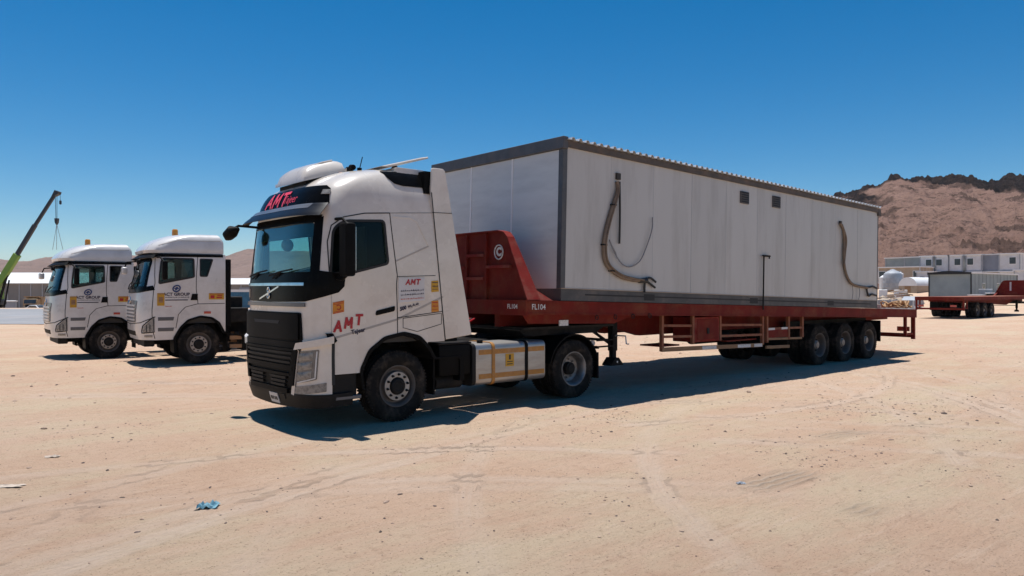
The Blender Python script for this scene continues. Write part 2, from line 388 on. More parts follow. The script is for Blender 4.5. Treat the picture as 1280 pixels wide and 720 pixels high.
    def rects(s, P, x, z, off=0.006, rot=0.0):
        mb = MB()
        for (a, b, c, d) in P:
            q = [s.pt(s.qx(x + u * math.cos(rot) - w * math.sin(rot), z + w + u * math.sin(rot)), z + w + u * math.sin(rot), off) for u, w in ((a, c), (b, c), (b, d), (a, d))]
            mb.add(q, [(0, 1, 2, 3)])
        return mb
def sx(pts): return [('x', x, z) for x, z in pts]
def sy(pts): return [('y', y, z) for y, z in pts]

# ------------------------------------------------------------------ wheels
TYRE = [(0.05, 0.285), (0.022, 0.315), (0.002, 0.39), (0.0, 0.43), (0.012, 0.475), (0.03, 0.505), (0.05, 0.518), (0.09, 0.522), (0.093, 0.51), (0.103, 0.51), (0.106, 0.524),
        (0.15, 0.525), (0.153, 0.511), (0.163, 0.511), (0.166, 0.525), (0.21, 0.524), (0.213, 0.51), (0.223, 0.51), (0.226, 0.522), (0.265, 0.518), (0.285, 0.505), (0.303, 0.475), (0.315, 0.43), (0.313, 0.39), (0.293, 0.315), (0.265, 0.285)]
_wm = {}
def wheel(parent, loc, kind, right=False):
    """tyre outer face at local y = 0, axle towards +y"""
    if kind not in _wm:
        t = MB().lathe(TYRE, 56)
        for k in range(64):                                   # shoulder tread blocks
            a = 2 * math.pi * k / 64
            for y0, y1 in ((0.022, 0.075), (0.24, 0.293)):
                c, sn = math.cos(a), math.sin(a); d = 0.026
                P = []
                for rr in (0.495, 0.5235):
                    for (yy, tt) in ((y0, -d / 2), (y1, -d / 2), (y1, d / 2), (y0, d / 2)): P.append((rr * c - tt * sn, yy, rr * sn + tt * c))
                t.add(P, [(4, 5, 6, 7), (0, 1, 5, 4), (1, 2, 6, 5), (2, 3, 7, 6), (3, 0, 4, 7)])
        rim = MB(); hub = MB(); nut = MB(); plate = None
        rim.lathe([(0.055, 0.275), (0.02, 0.305), (0.012, 0.31), (0.012, 0.298), (0.03, 0.275), (0.05, 0.262)], 40)
        if kind in ('steer', 'steer_b'):
            rim.lathe([(0.05, 0.264), (0.085, 0.25), (0.085, 0.225), (0.035, 0.205), (0.03, 0.10)], 40)
            plate = MB().lathe([(0.031, 0.212), (0.022, 0.21), (0.020, 0.135), (0.03, 0.13)], 40)
            hub.lathe([(0.03, 0.125), (-0.005, 0.118), (-0.022, 0.10), (-0.026, 0.07), (-0.018, 0.06), (-0.018, 0.0)], 28)
            nr, ny = 0.172, 0.018
        else:
            rim.lathe([(0.05, 0.262), (0.13, 0.25), (0.17, 0.235), (0.185, 0.21), (0.18, 0.11)], 40)
            hub.lathe([(0.18, 0.118), (0.10, 0.11), (0.09, 0.085), (0.07, 0.08), (0.065, 0.0)], 28)
            nr, ny = 0.165, 0.178
        nut.lathe([(ny + 0.006, 0.021), (ny - 0.004, 0.021), (ny - 0.008, 0.015), (ny - 0.034, 0.014), (ny - 0.036, 0.0)], 8)
        mm = lambda mb, nm: (lambda me: (me.from_pydata(mb.v, [], mb.f), finish(me, 35), me)[2])(bpy.data.meshes.new(nm))
        _wm[kind] = dict(t=mm(t, 'tyre'), r=mm(rim, 'rim'), h=mm(hub, 'hub'), n=mm(nut, 'nut'), p=mm(plate, 'plate') if plate else None, nr=nr)
    w = _wm[kind]
    mr, mh, mn = {'steer': ('dark_rim', 'dark_metal', 'dark_metal'), 'steer_b': ('dark_rim', 'dark_metal', 'dark_metal'), 'drive': ('steel_rim', 'dark_metal', 'steel_rim'), 'trailer': ('dark_rim', 'steel_rim', 'dark_metal')}[kind]
    o = build('wheel', w['t'], 'rubber', parent, loc=loc)
    if right: o.rotation_euler = (0, 0, math.pi)
    build('rim', w['r'], mr, o); build('hub', w['h'], mh, o)
    if w['p']: build('nut_ring', w['p'], 'pale_rim', o)
    for k in range(10):
        a = 2 * math.pi * (k + 0.3) / 10
        build('wheel_nut', w['n'], mn, o, loc=(w['nr'] * math.cos(a), 0, w['nr'] * math.sin(a)))
    return o
def arch_band(x, z, r0, r1, y0, y1, a0, a1, n=24):
    """a mudguard: a thick curved band over a wheel"""
    return MB().lathe([(y0, r0), (y0, r1), (y1, r1), (y1, r0), (y0, r0)], n, (x, 0, z), a0, a1)

# ------------------------------------------------------------------ noise for terrain
def _lat(ix, iy, seed):
    h = (ix * 374761393 + iy * 668265263 + seed * 2147483) & 0xFFFFFFFF
    h = ((h ^ (h >> 13)) * 1274126177) & 0xFFFFFFFF
    return ((h ^ (h >> 16)) & 0xFFFF) / 65535.0
def vnoise(x, y, seed=0):
    ix = np.floor(x).astype(np.int64); iy = np.floor(y).astype(np.int64); fx = x - ix; fy = y - iy
    fx = fx * fx * fx * (fx * (fx * 6 - 15) + 10); fy = fy * fy * fy * (fy * (fy * 6 - 15) + 10)
    a = _lat(ix, iy, seed); b = _lat(ix + 1, iy, seed); c = _lat(ix, iy + 1, seed); d = _lat(ix + 1, iy + 1, seed)
    return (a * (1 - fx) + b * fx) * (1 - fy) + (c * (1 - fx) + d * fx) * fy - 0.5
def fbm(x, y, oct=4, seed=0, ridged=False):
    s = 0; amp = 1; f = 1
    for k in range(oct):
        n = vnoise(x * f, y * f, seed + k * 17)
        if ridged: n = 0.5 - np.abs(n) * 2
        s = s + n * amp; amp *= 0.5; f *= 2.03
    return s
def sstep(a, b, x):
    t = np.clip((x - a) / (b - a), 0, 1); return t * t * (3 - 2 * t)
def grid_mesh(name, X, Y, Z, attrs=None):
    ny, nx = X.shape; me = bpy.data.meshes.new(name)
    co = np.stack([X, Y, Z], -1).reshape(-1, 3); idx = np.arange(nx * ny).reshape(ny, nx)
    q = np.stack([idx[:-1, :-1], idx[:-1, 1:], idx[1:, 1:], idx[1:, :-1]], -1).reshape(-1, 4)
    me.vertices.add(len(co)); me.vertices.foreach_set('co', co.ravel().astype(np.float32))
    me.loops.add(q.size); me.loops.foreach_set('vertex_index', q.ravel().astype(np.int32))
    me.polygons.add(len(q)); me.polygons.foreach_set('loop_start', np.arange(0, q.size, 4, dtype=np.int32))
    me.update(calc_edges=True); me.polygons.foreach_set('use_smooth', np.ones(len(q), bool))
    for k, v in (attrs or {}).items():
        a = me.attributes.new(k, 'FLOAT', 'POINT'); a.data.foreach_set('value', v.ravel().astype(np.float32))
    return me
# tracks pressed into the yard: (points, half width, depth, fresh tread 0..1)
def arc(p0, p1, bend, n=24):
    p0 = np.array(p0); p1 = np.array(p1); d = p1 - p0; nrm = np.array([-d[1], d[0]]) / np.hypot(*d)
    t = np.linspace(0, 1, n)[:, None]; return p0 + d * t + nrm * bend * (4 * t * (1 - t))
TR = []
for p0, p1, b, hw, dep, tr in [
        ((-14, -1.2), (9, -9.5), 0.9, 0.16, 0.005, 0.03), ((-14, -3.2), (7, -10.6), 0.9, 0.16, 0.005, 0.03),
        ((-9, -7.5), (16, -2.0), -1.6, 0.17, 0.005, 0.03), ((-9, -9.4), (17, -4.1), -1.6, 0.17, 0.005, 0.03),
        ((-3, -9.5), (22, -1.5), 1.3, 0.18, 0.005, 0.03), ((-1, -10.8), (24, -3.4), 1.3, 0.18, 0.005, 0.03),
        ((-16, 4.0), (-2, -7.5), 1.0, 0.16, 0.005, 0.03), ((-16, 1.9), (-4, -8.6), 1.0, 0.16, 0.005, 0.03),
        ((3, -8.0), (40, 3), -2.0, 0.18, 0.005, 0.03), ((5, -9.6), (42, 1), -2.0, 0.18, 0.005, 0.03),
        ((-22, 8.0), (-2, 5.2), 0.8, 0.17, 0.005, 0.03), ((-22, 6.1), (-3, 3.4), 0.8, 0.17, 0.005, 0.03),
        ((0.45, -5.42), (1.75, -5.52), 0.02, 0.21, 0.014, 0.9), ((0.35, -6.50), (1.0, -6.55), 0.02, 0.17, 0.010, 0.6), ((3.3, -4.70), (4.6, -4.82), 0.02, 0.20, 0.010, 0.6)]:
    TR.append((arc(p0, p1, b), hw, dep, tr))
_r = random.Random(12); LANES = []
for i in range(15):
    th = _r.choice((-25, -40, 15, 40, -60)) + _r.uniform(-12, 12); cx, cy = _r.uniform(-7, 12), _r.uniform(-8.5, 1.5); ln = _r.uniform(9, 20); dx, dy = math.cos(R(th)), math.sin(R(th)); be = _r.uniform(-2.2, 2.2); hw = _r.uniform(0.14, 0.2)
    for o_ in (0, 0.34, 1.9) if i % 2 else (0, 1.95):
        LANES.append((arc((cx - dx * ln / 2 - dy * o_, cy - dy * ln / 2 + dx * o_), (cx + dx * ln / 2 - dy * o_, cy + dy * ln / 2 + dx * o_), be), hw, _r.uniform(0.002, 0.005), _r.uniform(0.5, 1.0)))
def ground_height(X, Y):
    near = 1 - sstep(30, 70, np.hypot(X - 4, Y - 2))
    z = 0.055 * fbm(X * 0.22, Y * 0.22, 3, 5) * near + 0.020 * fbm(X * 1.1, Y * 1.1, 3, 9) * near + 0.010 * fbm(X * 4.5, Y * 4.5, 3, 21) * near
    flat = np.maximum.reduce([np.exp(-(((X - x) / 2.2) ** 2 + ((Y - y) / 1.3) ** 2)) for x, y in ((0, 0.2), (3.7, 0.4), (0, 2.3), (3.7, 2.3), (12.7, 0.3), (15.5, 0.3), (14, 2.3), (0.6, 10.8), (-0.6, 15.0))])
    z = z * (1 - 0.9 * flat) - 0.11 * np.exp(-(((X - 0.8) / 3.2) ** 2 + ((Y - 16.0) / 2.2) ** 2)) * 1.15
    dep_ = (X + 5.895) * 0.6497 + (Y + 9.471) * 0.7602; lat_ = (X + 5.895) * 0.7602 - (Y + 9.471) * 0.6497
    z = z + 2.0 * sstep(72, 112, X) - 2.2 * sstep(76, 135, dep_) * (1 - sstep(0.0, 0.25, lat_ / np.maximum(dep_, 1)))
    mask = np.zeros_like(X); U = np.zeros_like(X); V = np.zeros_like(X); LN = np.zeros_like(X); LU = np.zeros_like(X); LV = np.zeros_like(X)
    for ti, (P, hw, dep, tr) in enumerate(TR + LANES):
        best = np.full_like(X, 1e9); uu = np.zeros_like(X); vv = np.zeros_like(X); L = 0
        bx = (X > P[:, 0].min() - 1) & (X < P[:, 0].max() + 1) & (Y > P[:, 1].min() - 1) & (Y < P[:, 1].max() + 1)
        xs, ys = X[bx], Y[bx]; b = best[bx]; u = uu[bx]; v = vv[bx]
        for i in range(len(P) - 1):
            a, c = P[i], P[i + 1]; d = c - a; l = np.hypot(*d); d = d / l
            t = np.clip((xs - a[0]) * d[0] + (ys - a[1]) * d[1], 0, l); dx = xs - a[0] - d[0] * t; dy = ys - a[1] - d[1] * t
            r = np.hypot(dx, dy); k = r < b; b[k] = r[k]; u[k] = (L + t)[k]; v[k] = ((xs - a[0]) * -d[1] + (ys - a[1]) * d[0])[k]; L += l
        end = sstep(0, 0.35, u) * (1 - sstep(L - 0.35, L, u))
        w = (0.7 + 0.6 * vnoise(u * 0.5, v * 0 + hw * 50, 3)) * end
        m = (1 - sstep(hw * 0.45, hw * 1.25, b)) * w
        ridge = np.exp(-((b - hw * 1.3) / 0.07) ** 2) * w
        zb = z[bx]; zb += -dep * m + dep * 0.7 * ridge; z[bx] = zb
        if ti >= len(TR):
            lm = LN[bx]; up = m * tr > lm; lm[up] = (m * tr)[up]; LN[bx] = lm; q_ = LU[bx]; q_[up] = u[up] + ti * 3.7; LU[bx] = q_; q_ = LV[bx]; q_[up] = v[up] + ti; LV[bx] = q_
            continue
        mk = mask[bx]; up = m * tr > mk; mk[up] = (m * tr)[up]; mask[bx] = mk
        a_ = U[bx]; a_[up] = u[up]; U[bx] = a_; a_ = V[bx]; a_[up] = v[up]; V[bx] = a_
    return z, mask, U, V, LN, LU, LV
def axis(lo, hi, step, far, g):
    c = list(np.arange(lo, hi, step)); s = step; x = c[-1]
    while x < far: s *= g; x += s; c.append(x)
    s = step; x = c[0]; pre = []
    while x > -far: s *= g; x -= s; pre.append(x)
    return np.array(pre[::-1] + c)
GX, GY = np.meshgrid(axis(-9, 22, 0.075, 6000, 1.12), axis(-9.4, 6, 0.075, 6000, 1.12))
gz, gm, gu, gv, gl_, glu, glv = ground_height(GX, GY)
gme = grid_mesh('ground', GX, GY, gz, dict(track=gm, tu=gu, tv=gv, lane=gl_, lu=glu, lv=glv))
m = bpy.data.materials.new('sand'); m.use_nodes = True; M['sand'] = m
nt = m.node_tree; n = nt.nodes; l = nt.links; b = n['Principled BSDF']; b.inputs['Roughness'].default_value = 0.95; b.inputs['Specular IOR Level'].default_value = 0.15
tc = n.new('ShaderNodeTexCoord')
def noise(scale, detail=6, rough=0.6, vec=None, stretch=None):
    z = n.new('ShaderNodeTexNoise'); z.inputs['Scale'].default_value = scale; z.inputs['Detail'].default_value = detail; z.inputs['Roughness'].default_value = rough
    src = tc.outputs['Object']
    if stretch:
        mp = n.new('ShaderNodeMapping'); mp.inputs['Rotation'].default_value = (0, 0, R(stretch[3])); mp.inputs['Scale'].default_value = stretch[:3]; l.new(src, mp.inputs[0]); src = mp.outputs[0]
    l.new(src, z.inputs['Vector']); return z.outputs['Fac']
def math_(op, a, b_=None, c_=None):
    x = n.new('ShaderNodeMath'); x.operation = op
    for i, q in enumerate((a, b_, c_)):
        if q is None: continue
        if isinstance(q, (int, float)): x.inputs[i].default_value = q
        else: l.new(q, x.inputs[i])
    return x.outputs[0]
def ramp(fac, stops):
    r = n.new('ShaderNodeValToRGB'); e = r.color_ramp.elements
    while len(e) < len(stops): e.new(0.5)
    for k, (p, c) in enumerate(stops): e[k].position = p; e[k].color = (*c, 1)
    l.new(fac, r.inputs[0]); return r.outputs[0]
def mixc(fac, a, b_, mode='MIX'):
    x = n.new('ShaderNodeMix'); x.data_type = 'RGBA'; x.blend_type = mode
    if isinstance(fac, float): x.inputs[0].default_value = fac
    else: l.new(fac, x.inputs[0])
    l.new(a, x.inputs[6])
    if isinstance(b_, tuple): x.inputs[7].default_value = (*b_, 1)
    else: l.new(b_, x.inputs[7])
    return x.outputs[2]
c = ramp(noise(0.16, 5), [(0.32, (0.521, 0.345, 0.238)), (0.5, (0.562, 0.380, 0.263)), (0.68, (0.589, 0.419, 0.304))])
c = mixc(ramp(noise(0.9, 7, 0.65), [(0.5, (0, 0, 0)), (0.75, (0.45, 0.45, 0.45))]), c, (0.623, 0.463, 0.339))
c = mixc(ramp(noise(0.5, 6, 0.7, stretch=(0.25, 2.2, 1, -25)), [(0.5, (0, 0, 0)), (0.72, (0.55, 0.55, 0.55))]), c, (0.623, 0.450, 0.332))
c = mixc(ramp(noise(0.45, 6, 0.7, stretch=(2.4, 0.3, 1, -30)), [(0.52, (0, 0, 0)), (0.75, (0.5, 0.5, 0.5))]), c, (0.474, 0.298, 0.200))
c = mixc(ramp(noise(0.33, 7, 0.7, stretch=(0.7, 1.6, 1, 35)), [(0.47, (0, 0, 0)), (0.62, (0.85, 0.85, 0.85))]), c, (0.576, 0.450, 0.311))
c = mixc(ramp(noise(1.7, 8, 0.75, stretch=(0.35, 3.0, 1, -48)), [(0.55, (0, 0, 0)), (0.68, (0.6, 0.6, 0.6))]), c, (0.650, 0.495, 0.370))
c = mixc(ramp(noise(1.3, 8, 0.75, stretch=(0.3, 2.6, 1, 22)), [(0.56, (0, 0, 0)), (0.70, (0.55, 0.55, 0.55))]), c, (0.468, 0.316, 0.219))
c = mixc(ramp(noise(26, 4, 0.7), [(0.35, (0.82, 0.80, 0.78)), (0.65, (1.06, 1.06, 1.06))]), c, c, 'MIX')
sp = ramp(noise(55, 3, 0.6), [(0.30, (0.50, 0.46, 0.43)), (0.41, (1, 1, 1)), (0.72, (1, 1, 1)), (0.8, (1.12, 1.12, 1.1))])
c = mixc(1.0, c, sp, 'MULTIPLY')
sp2 = ramp(noise(9, 8, 0.75), [(0.30, (0.74, 0.71, 0.69)), (0.45, (1, 1, 1)), (0.62, (1, 1, 1)), (0.75, (1.1, 1.09, 1.08))])
c = mixc(1.0, c, sp2, 'MULTIPLY')
at = n.new('ShaderNodeAttribute'); at.attribute_name = 'track'; au = n.new('ShaderNodeAttribute'); au.attribute_name = 'tu'; av = n.new('ShaderNodeAttribute'); av.attribute_name = 'tv'
la = n.new('ShaderNodeAttribute'); la.attribute_name = 'lane'; lu_ = n.new('ShaderNodeAttribute'); lu_.attribute_name = 'lu'; lv_ = n.new('ShaderNodeAttribute'); lv_.attribute_name = 'lv'
cb = n.new('ShaderNodeCombineXYZ'); l.new(math_('MULTIPLY', lu_.outputs['Fac'], 1.1), cb.inputs[0]); l.new(math_('MULTIPLY', lv_.outputs['Fac'], 26.0), cb.inputs[1])
ln_n = n.new('ShaderNodeTexNoise'); ln_n.inputs['Scale'].default_value = 1.0; ln_n.inputs['Detail'].default_value = 5; l.new(cb.outputs[0], ln_n.inputs['Vector'])
ln_f = math_('MULTIPLY', la.outputs['Fac'], ln_n.outputs['Fac'])
brk = ramp(noise(1.4, 6, 0.7), [(0.30, (0.25, 0.25, 0.25)), (0.55, (1, 1, 1))])
c = mixc(math_('MULTIPLY', math_('MULTIPLY', ln_f, 1.5), brk), c, (0.615, 0.48, 0.375))
at_c = math_('MULTIPLY', at.outputs['Fac'], 0.75)
c = mixc(at_c, c, (0.30, 0.22, 0.15))
tr_s = math_('MULTIPLY', math_('POWER', math_('MULTIPLY_ADD', math_('SINE', math_('MULTIPLY', math_('ADD', av.outputs['Fac'], math_('MULTIPLY', math_('SINE', math_('MULTIPLY', au.outputs['Fac'], 26.0)), 0.010)), 62.0)), 0.5, 0.5), 2.0), at.outputs['Fac'])
c = mixc(tr_s, c, (0.50, 0.40, 0.31))
# bluish compacted gravel of the yard beyond the parked trucks
l.new(c, b.inputs['Base Color'])
h1 = math_('MULTIPLY', noise(3.0, 8, 0.65), 0.05); h2 = math_('MULTIPLY', noise(14, 8, 0.75), 0.065); h3 = math_('ADD', math_('MULTIPLY', noise(60, 6, 0.75), 0.026), math_('MULTIPLY', noise(2.2, 8, 0.7, stretch=(0.3, 3.5, 1, -48)), 0.05))
hh = math_('ADD', math_('ADD', h1, h2), math_('ADD', h3, math_('ADD', math_('MULTIPLY', tr_s, 0.05), math_('MULTIPLY', ln_f, 0.045))))
bp = n.new('ShaderNodeBump'); bp.inputs['Strength'].default_value = 0.9; bp.inputs['Distance'].default_value = 1.0; l.new(hh, bp.inputs['Height']); l.new(bp.outputs[0], b.inputs['Normal'])
ground = build('ground', gme, 'sand', kind='structure')
def gz_at(x, y):
    return float(ground_height(np.array([[x]], float), np.array([[y]], float))[0][0, 0])

# ------------------------------------------------------------------ hills
F_ = Vector((0.6497, 0.7602)); R_ = Vector((0.7602, -0.6497)); C_ = Vector((-5.895, -9.471))
def from_px(px, D):
    """ground position at depth D (m, along the view axis) seen at photo column px"""
    u = (px - 640) / 936; p = C_ + F_ * D + R_ * (u * D); return (p.x, p.y)
def hill_mat(name, sand, sand2, rock, rock_shade, zr0, zr1, sc=1.0):
    global n, l, tc
    m = bpy.data.materials.new(name); m.use_nodes = True; M[name] = m; nt = m.node_tree; n = nt.nodes; l = nt.links
    b = n['Principled BSDF']; b.inputs['Roughness'].default_value = 0.95; b.inputs['Specular IOR Level'].default_value = 0.1
    tc = n.new('ShaderNodeTexCoord'); at = n.new('ShaderNodeAttribute'); at.attribute_name = 'rock'
    c = ramp(noise(0.035 * sc, 6, 0.65), [(0.3, sand2), (0.62, sand)])
    st = noise(0.12 * sc, 10, 0.8, stretch=(0.6, 0.6, 2.6, 20))
    c = mixc(ramp(st, [(0.54, (0, 0, 0)), (0.60, (0.75, 0.75, 0.75))]), c, rock_shade)
    st2 = noise(0.5 * sc, 10, 0.8, stretch=(0.6, 0.6, 1.8, 50))
    c = mixc(ramp(st2, [(0.57, (0, 0, 0)), (0.62, (0.7, 0.7, 0.7))]), c, tuple(min(1, x * 1.25) for x in sand))
    c = mixc(ramp(st2, [(0.40, (0.85, 0.85, 0.85)), (0.44, (0, 0, 0))]), c, rock_shade)  # besides rock specks, flecks paint lit ledge tops and ledge shadows
    c = mixc(at.outputs['Fac'], c, ramp(noise(0.25 * sc, 6, 0.7), [(0.4, rock), (0.7, rock_shade)]))
    l.new(c, b.inputs['Base Color'])
    bp = n.new('ShaderNodeBump'); bp.inputs['Strength'].default_value = 0.8; bp.inputs['Distance'].default_value = 6
    l.new(st2, bp.inputs['Height']); l.new(bp.outputs[0], b.inputs['Normal'])
hill_mat('hill_near', (0.365, 0.222, 0.168), (0.285, 0.168, 0.128), (0.012, 0.008, 0.007), (0.060, 0.036, 0.028), 40, 60)
hill_mat('hill_far', (0.27, 0.185, 0.150), (0.22, 0.150, 0.122), (0.10, 0.065, 0.055), (0.17, 0.12, 0.10), 1e3, 2e3, 0.25)
# near hill: rows march away from the camp, columns run across it
cols = np.linspace(800, 1500, 560); rows_ = np.linspace(0, 1, 300)
ridge_px = [700, 960, 1030, 1050, 1075, 1100, 1112, 1130, 1160, 1200, 1235, 1247, 1265, 1290, 1400, 1600]
ridge_y = [312, 282, 262, 249, 242, 237, 229, 226.5, 229, 224, 234, 236, 229, 231, 222, 240]
CP, TT = np.meshgrid(cols, rows_)
D0, D1 = 150.0, 470.0
DD = D0 + (D1 - D0) * TT * 1.25
U_ = (CP - 640) / 936
hx = C_.x + F_.x * DD + R_.x * U_ * DD; hy = C_.y + F_.y * DD + R_.y * U_ * DD
Hr = (362 - np.interp(CP, ridge_px, ridge_y)) / 936 * D1 + 1.94
tt = np.clip(TT * 1.25, 0, 1.25); prof = np.where(tt < 1, (0.55 * tt + 0.45 * tt ** 2), 1 - (tt - 1) * 1.2)
hz = 1.2 + (Hr - 1.2) * prof
amp = sstep(0.02, 0.3, tt)
hz += amp * (5.0 * fbm(hx * 0.02, hy * 0.02, 4, 3) + 2.2 * fbm(hx * 0.08, hy * 0.08, 4, 8, True) + 1.0 * fbm(hx * 0.3, hy * 0.3, 3, 14, True))
rockm = sstep(0.86, 0.90, tt + 0.05 * sstep(1130, 1060, CP) - 0.03 * sstep(1200, 1240, CP) + 0.22 * fbm(hx * 0.022, hy * 0.022, 5, 31))
gul = fbm(CP * 0.035 + 2.0 * fbm(hx * 0.01, hy * 0.01, 3, 71), TT * 2.2, 4, 66, True)
hz += amp * 3.2 * gul * (1 - 0.5 * tt)
hz += rockm * (4.5 * np.maximum(fbm(hx * 0.05, hy * 0.05, 4, 41), -0.3) + -3.4 * fbm(hx * 0.10, hy * 0.10, 3, 55, True) + 1.5 - 1.1 * fbm(hx * 0.4, hy * 0.4, 2, 58, True))
out_ = sstep(0.62, 0.74, fbm(hx * 0.06, hy * 0.06, 5, 101) + 0.40 + 0.16 * np.sin(hz * 0.55 + 3 * fbm(hx * 0.015, hy * 0.015, 3, 111))) * sstep(0.1, 0.3, tt)
hz += out_ * 1.8 * fbm(hx * 0.35, hy * 0.35, 3, 104, True)
rockm = np.maximum(rockm, out_ * 0.6)
hz[0, :] -= 3
build('hill', grid_mesh('hill', hx, hy, hz, dict(rock=rockm)), 'hill_near', kind='structure')
# far range behind the parked trucks
cols = np.linspace(-500, 900, 300); rows_ = np.linspace(0, 1.3, 60); CP, TT = np.meshgrid(cols, rows_)
D0, D1 = 520.0, 1150.0; DD = D0 + (D1 - D0) * TT; U_ = (CP - 640) / 936
hx = C_.x + F_.x * DD + R_.x * U_ * DD; hy = C_.y + F_.y * DD + R_.y * U_ * DD
Hr = (362 - np.interp(CP, [-500, -100, 0, 35, 60, 80, 200, 285, 310, 500, 900], [318, 322, 324, 324, 319, 317, 322, 319, 313, 309, 330])) / 936 * D1 + 1.94
prof = np.where(TT < 1, 0.3 * TT + 0.7 * TT ** 2, 1 - (TT - 1))
hz = 0.5 + Hr * prof + sstep(0.05, 0.5, TT) * (9 * fbm(hx * 0.006, hy * 0.006, 4, 77, True) - 2 + 5 * fbm(hx * 0.02, hy * 0.02, 4, 61))
hz[0, :] = -2
rk = sstep(0.15, 0.5, fbm(hx * 0.02, hy * 0.02, 4, 90)) * 0.6
build('hill', grid_mesh('far_hill', hx, hy, hz, dict(rock=rk)), 'hill_far', kind='structure')
# grey road strip between the yard and the sheds
mat('gravel_grey', (0.27, 0.27, 0.28), (0.21, 0.21, 0.215), rough=0.95, scale=0.25, bump=0.2, bscale=8, grime=DUST, gscale=0.15, gamt=0.3)
mb = MB()
pa = [from_px(p, 41.5) for p in (-260, -60, 60, 200, 330)]; pb = [from_px(p, 74) for p in (-260, -60, 60, 200, 330)]
V = [(x, y, 0.03) for x, y in pa] + [(x, y, 0.05) for x, y in pb]
mb.add(V, [(i, i + 1, i + 6, i + 5) for i in range(4)]); build('road', mb, 'gravel_grey', kind='structure', smooth=0)

# ------------------------------------------------------------------ loose stones and litter
def rock_mesh(mb, x, y, z, s, r):
    base = [(0, 0, 1), (0.9, 0, 0.45), (0.28, 0.85, 0.45), (-0.72, 0.53, 0.45), (-0.72, -0.53, 0.45), (0.28, -0.85, 0.45),
            (0.72, 0.53, -0.3), (-0.28, 0.85, -0.3), (-0.9, 0, -0.3), (-0.28, -0.85, -0.3), (0.72, -0.53, -0.3)]
    a = r.uniform(0, 6.28); ca, sa = math.cos(a), math.sin(a); ex, ey, ez = r.uniform(0.7, 1.5), r.uniform(0.6, 1.0), r.uniform(0.35, 0.75)
    V = []
    for p in base:
        k = s * r.uniform(0.75, 1.2); px_, py_ = p[0] * k * ex, p[1] * k * ey
        V.append((x + px_ * ca - py_ * sa, y + px_ * sa + py_ * ca, z + p[2] * k * ez))
    Fc = [(0, 1, 2), (0, 2, 3), (0, 3, 4), (0, 4, 5), (0, 5, 1), (1, 6, 2), (2, 6, 7), (2, 7, 3), (3, 7, 8), (3, 8, 4), (4, 8, 9), (4, 9, 5), (5, 9, 10), (5, 10, 1), (1, 10, 6), (6, 10, 9, 8, 7)]
    mb.add(V, Fc)
rr = random.Random(3); pts = []
clus = [(rr.uniform(-7, 9), rr.uniform(-8.2, 2), rr.uniform(0.25, 1.1)) for _ in range(46)]
for _ in range(7000):
    if rr.random() < 0.5:
        cx, cy, cs = rr.choice(clus); x, y = rr.gauss(cx, cs), rr.gauss(cy, cs)
    else: x, y = rr.uniform(-12, 26), rr.uniform(-8.6, 14)
    if (-1.5 < x < 18.5 and -0.1 < y < 2.7): continue
    pts.append((x, y))
PX = np.array(pts); zz = ground_height(PX[:, 0][None], PX[:, 1][None])[0][0]
ta, da = MB(), MB()
for (x, y), z in zip(pts, zz):
    s = min(0.035, 0.004 + rr.expovariate(1 / 0.0048)); dc = math.hypot(x + 5.9, y + 9.5)
    if dc > 12: s *= 1.5
    rock_mesh(ta if rr.random() < 0.74 else da, x, y, z, s, rr)
for nm, q, mm_ in (('pebbles', ta, 'stone_tan'), ('dark_pebbles', da, 'stone_dark')):
    o = build(nm, q, mm_, smooth=0, kind='stuff'); tag(o, 'small %s stones scattered over the sandy yard' % ('tan' if nm == 'pebbles' else 'dark brown'), 'stones')
def scrap(name, px_, py_, w, d, h, m_, label, cat, seed):
    r = random.Random(seed); N = 9; u = (px_ - 640) / 936; D = 936 * 1.94 / (py_ - 362); p = C_ + F_ * D + R_ * u * D
    mb = MB(); g = gz_at(p.x, p.y)
    for j in range(N):
        for i in range(N):
            a, b_ = i / (N - 1) - 0.5, j / (N - 1) - 0.5; e = 1 - 0.5 * (abs(a) + abs(b_))
            mb.v.append((a * w * (0.8 + 0.4 * r.random()), b_ * d * (0.8 + 0.4 * r.random()), max(0.004, h * (r.random() ** 1.5) * e)))
    mb.f = [(j * N + i, j * N + i + 1, (j + 1) * N + i + 1, (j + 1) * N + i) for j in range(N - 1) for i in range(N - 1)]
    o = build(name, mb, m_, smooth=0); o.location = (p.x, p.y, g); o.rotation_euler = (0, 0, R(-30)); tag(o, label, cat)
scrap('plastic_scrap', 260, 634, 0.17, 0.16, 0.07, 'plastic_blue', 'crumpled scrap of light blue plastic lying on the sand', 'litter', 2)
scrap('paper_scrap', 66, 570, 0.14, 0.10, 0.025, 'paper_pale', 'pale crushed scrap lying alone on the sand', 'litter', 3)
scrap('paper_scrap', 8, 606, 0.30, 0.12, 0.02, 'paper_pale', 'long flat pale scrap half buried in the sand', 'litter', 4)
scrap('plastic_scrap', 926, 606, 0.09, 0.06, 0.03, 'tank_grey', 'small grey blue scrap on the sand among pebbles', 'litter', 5)

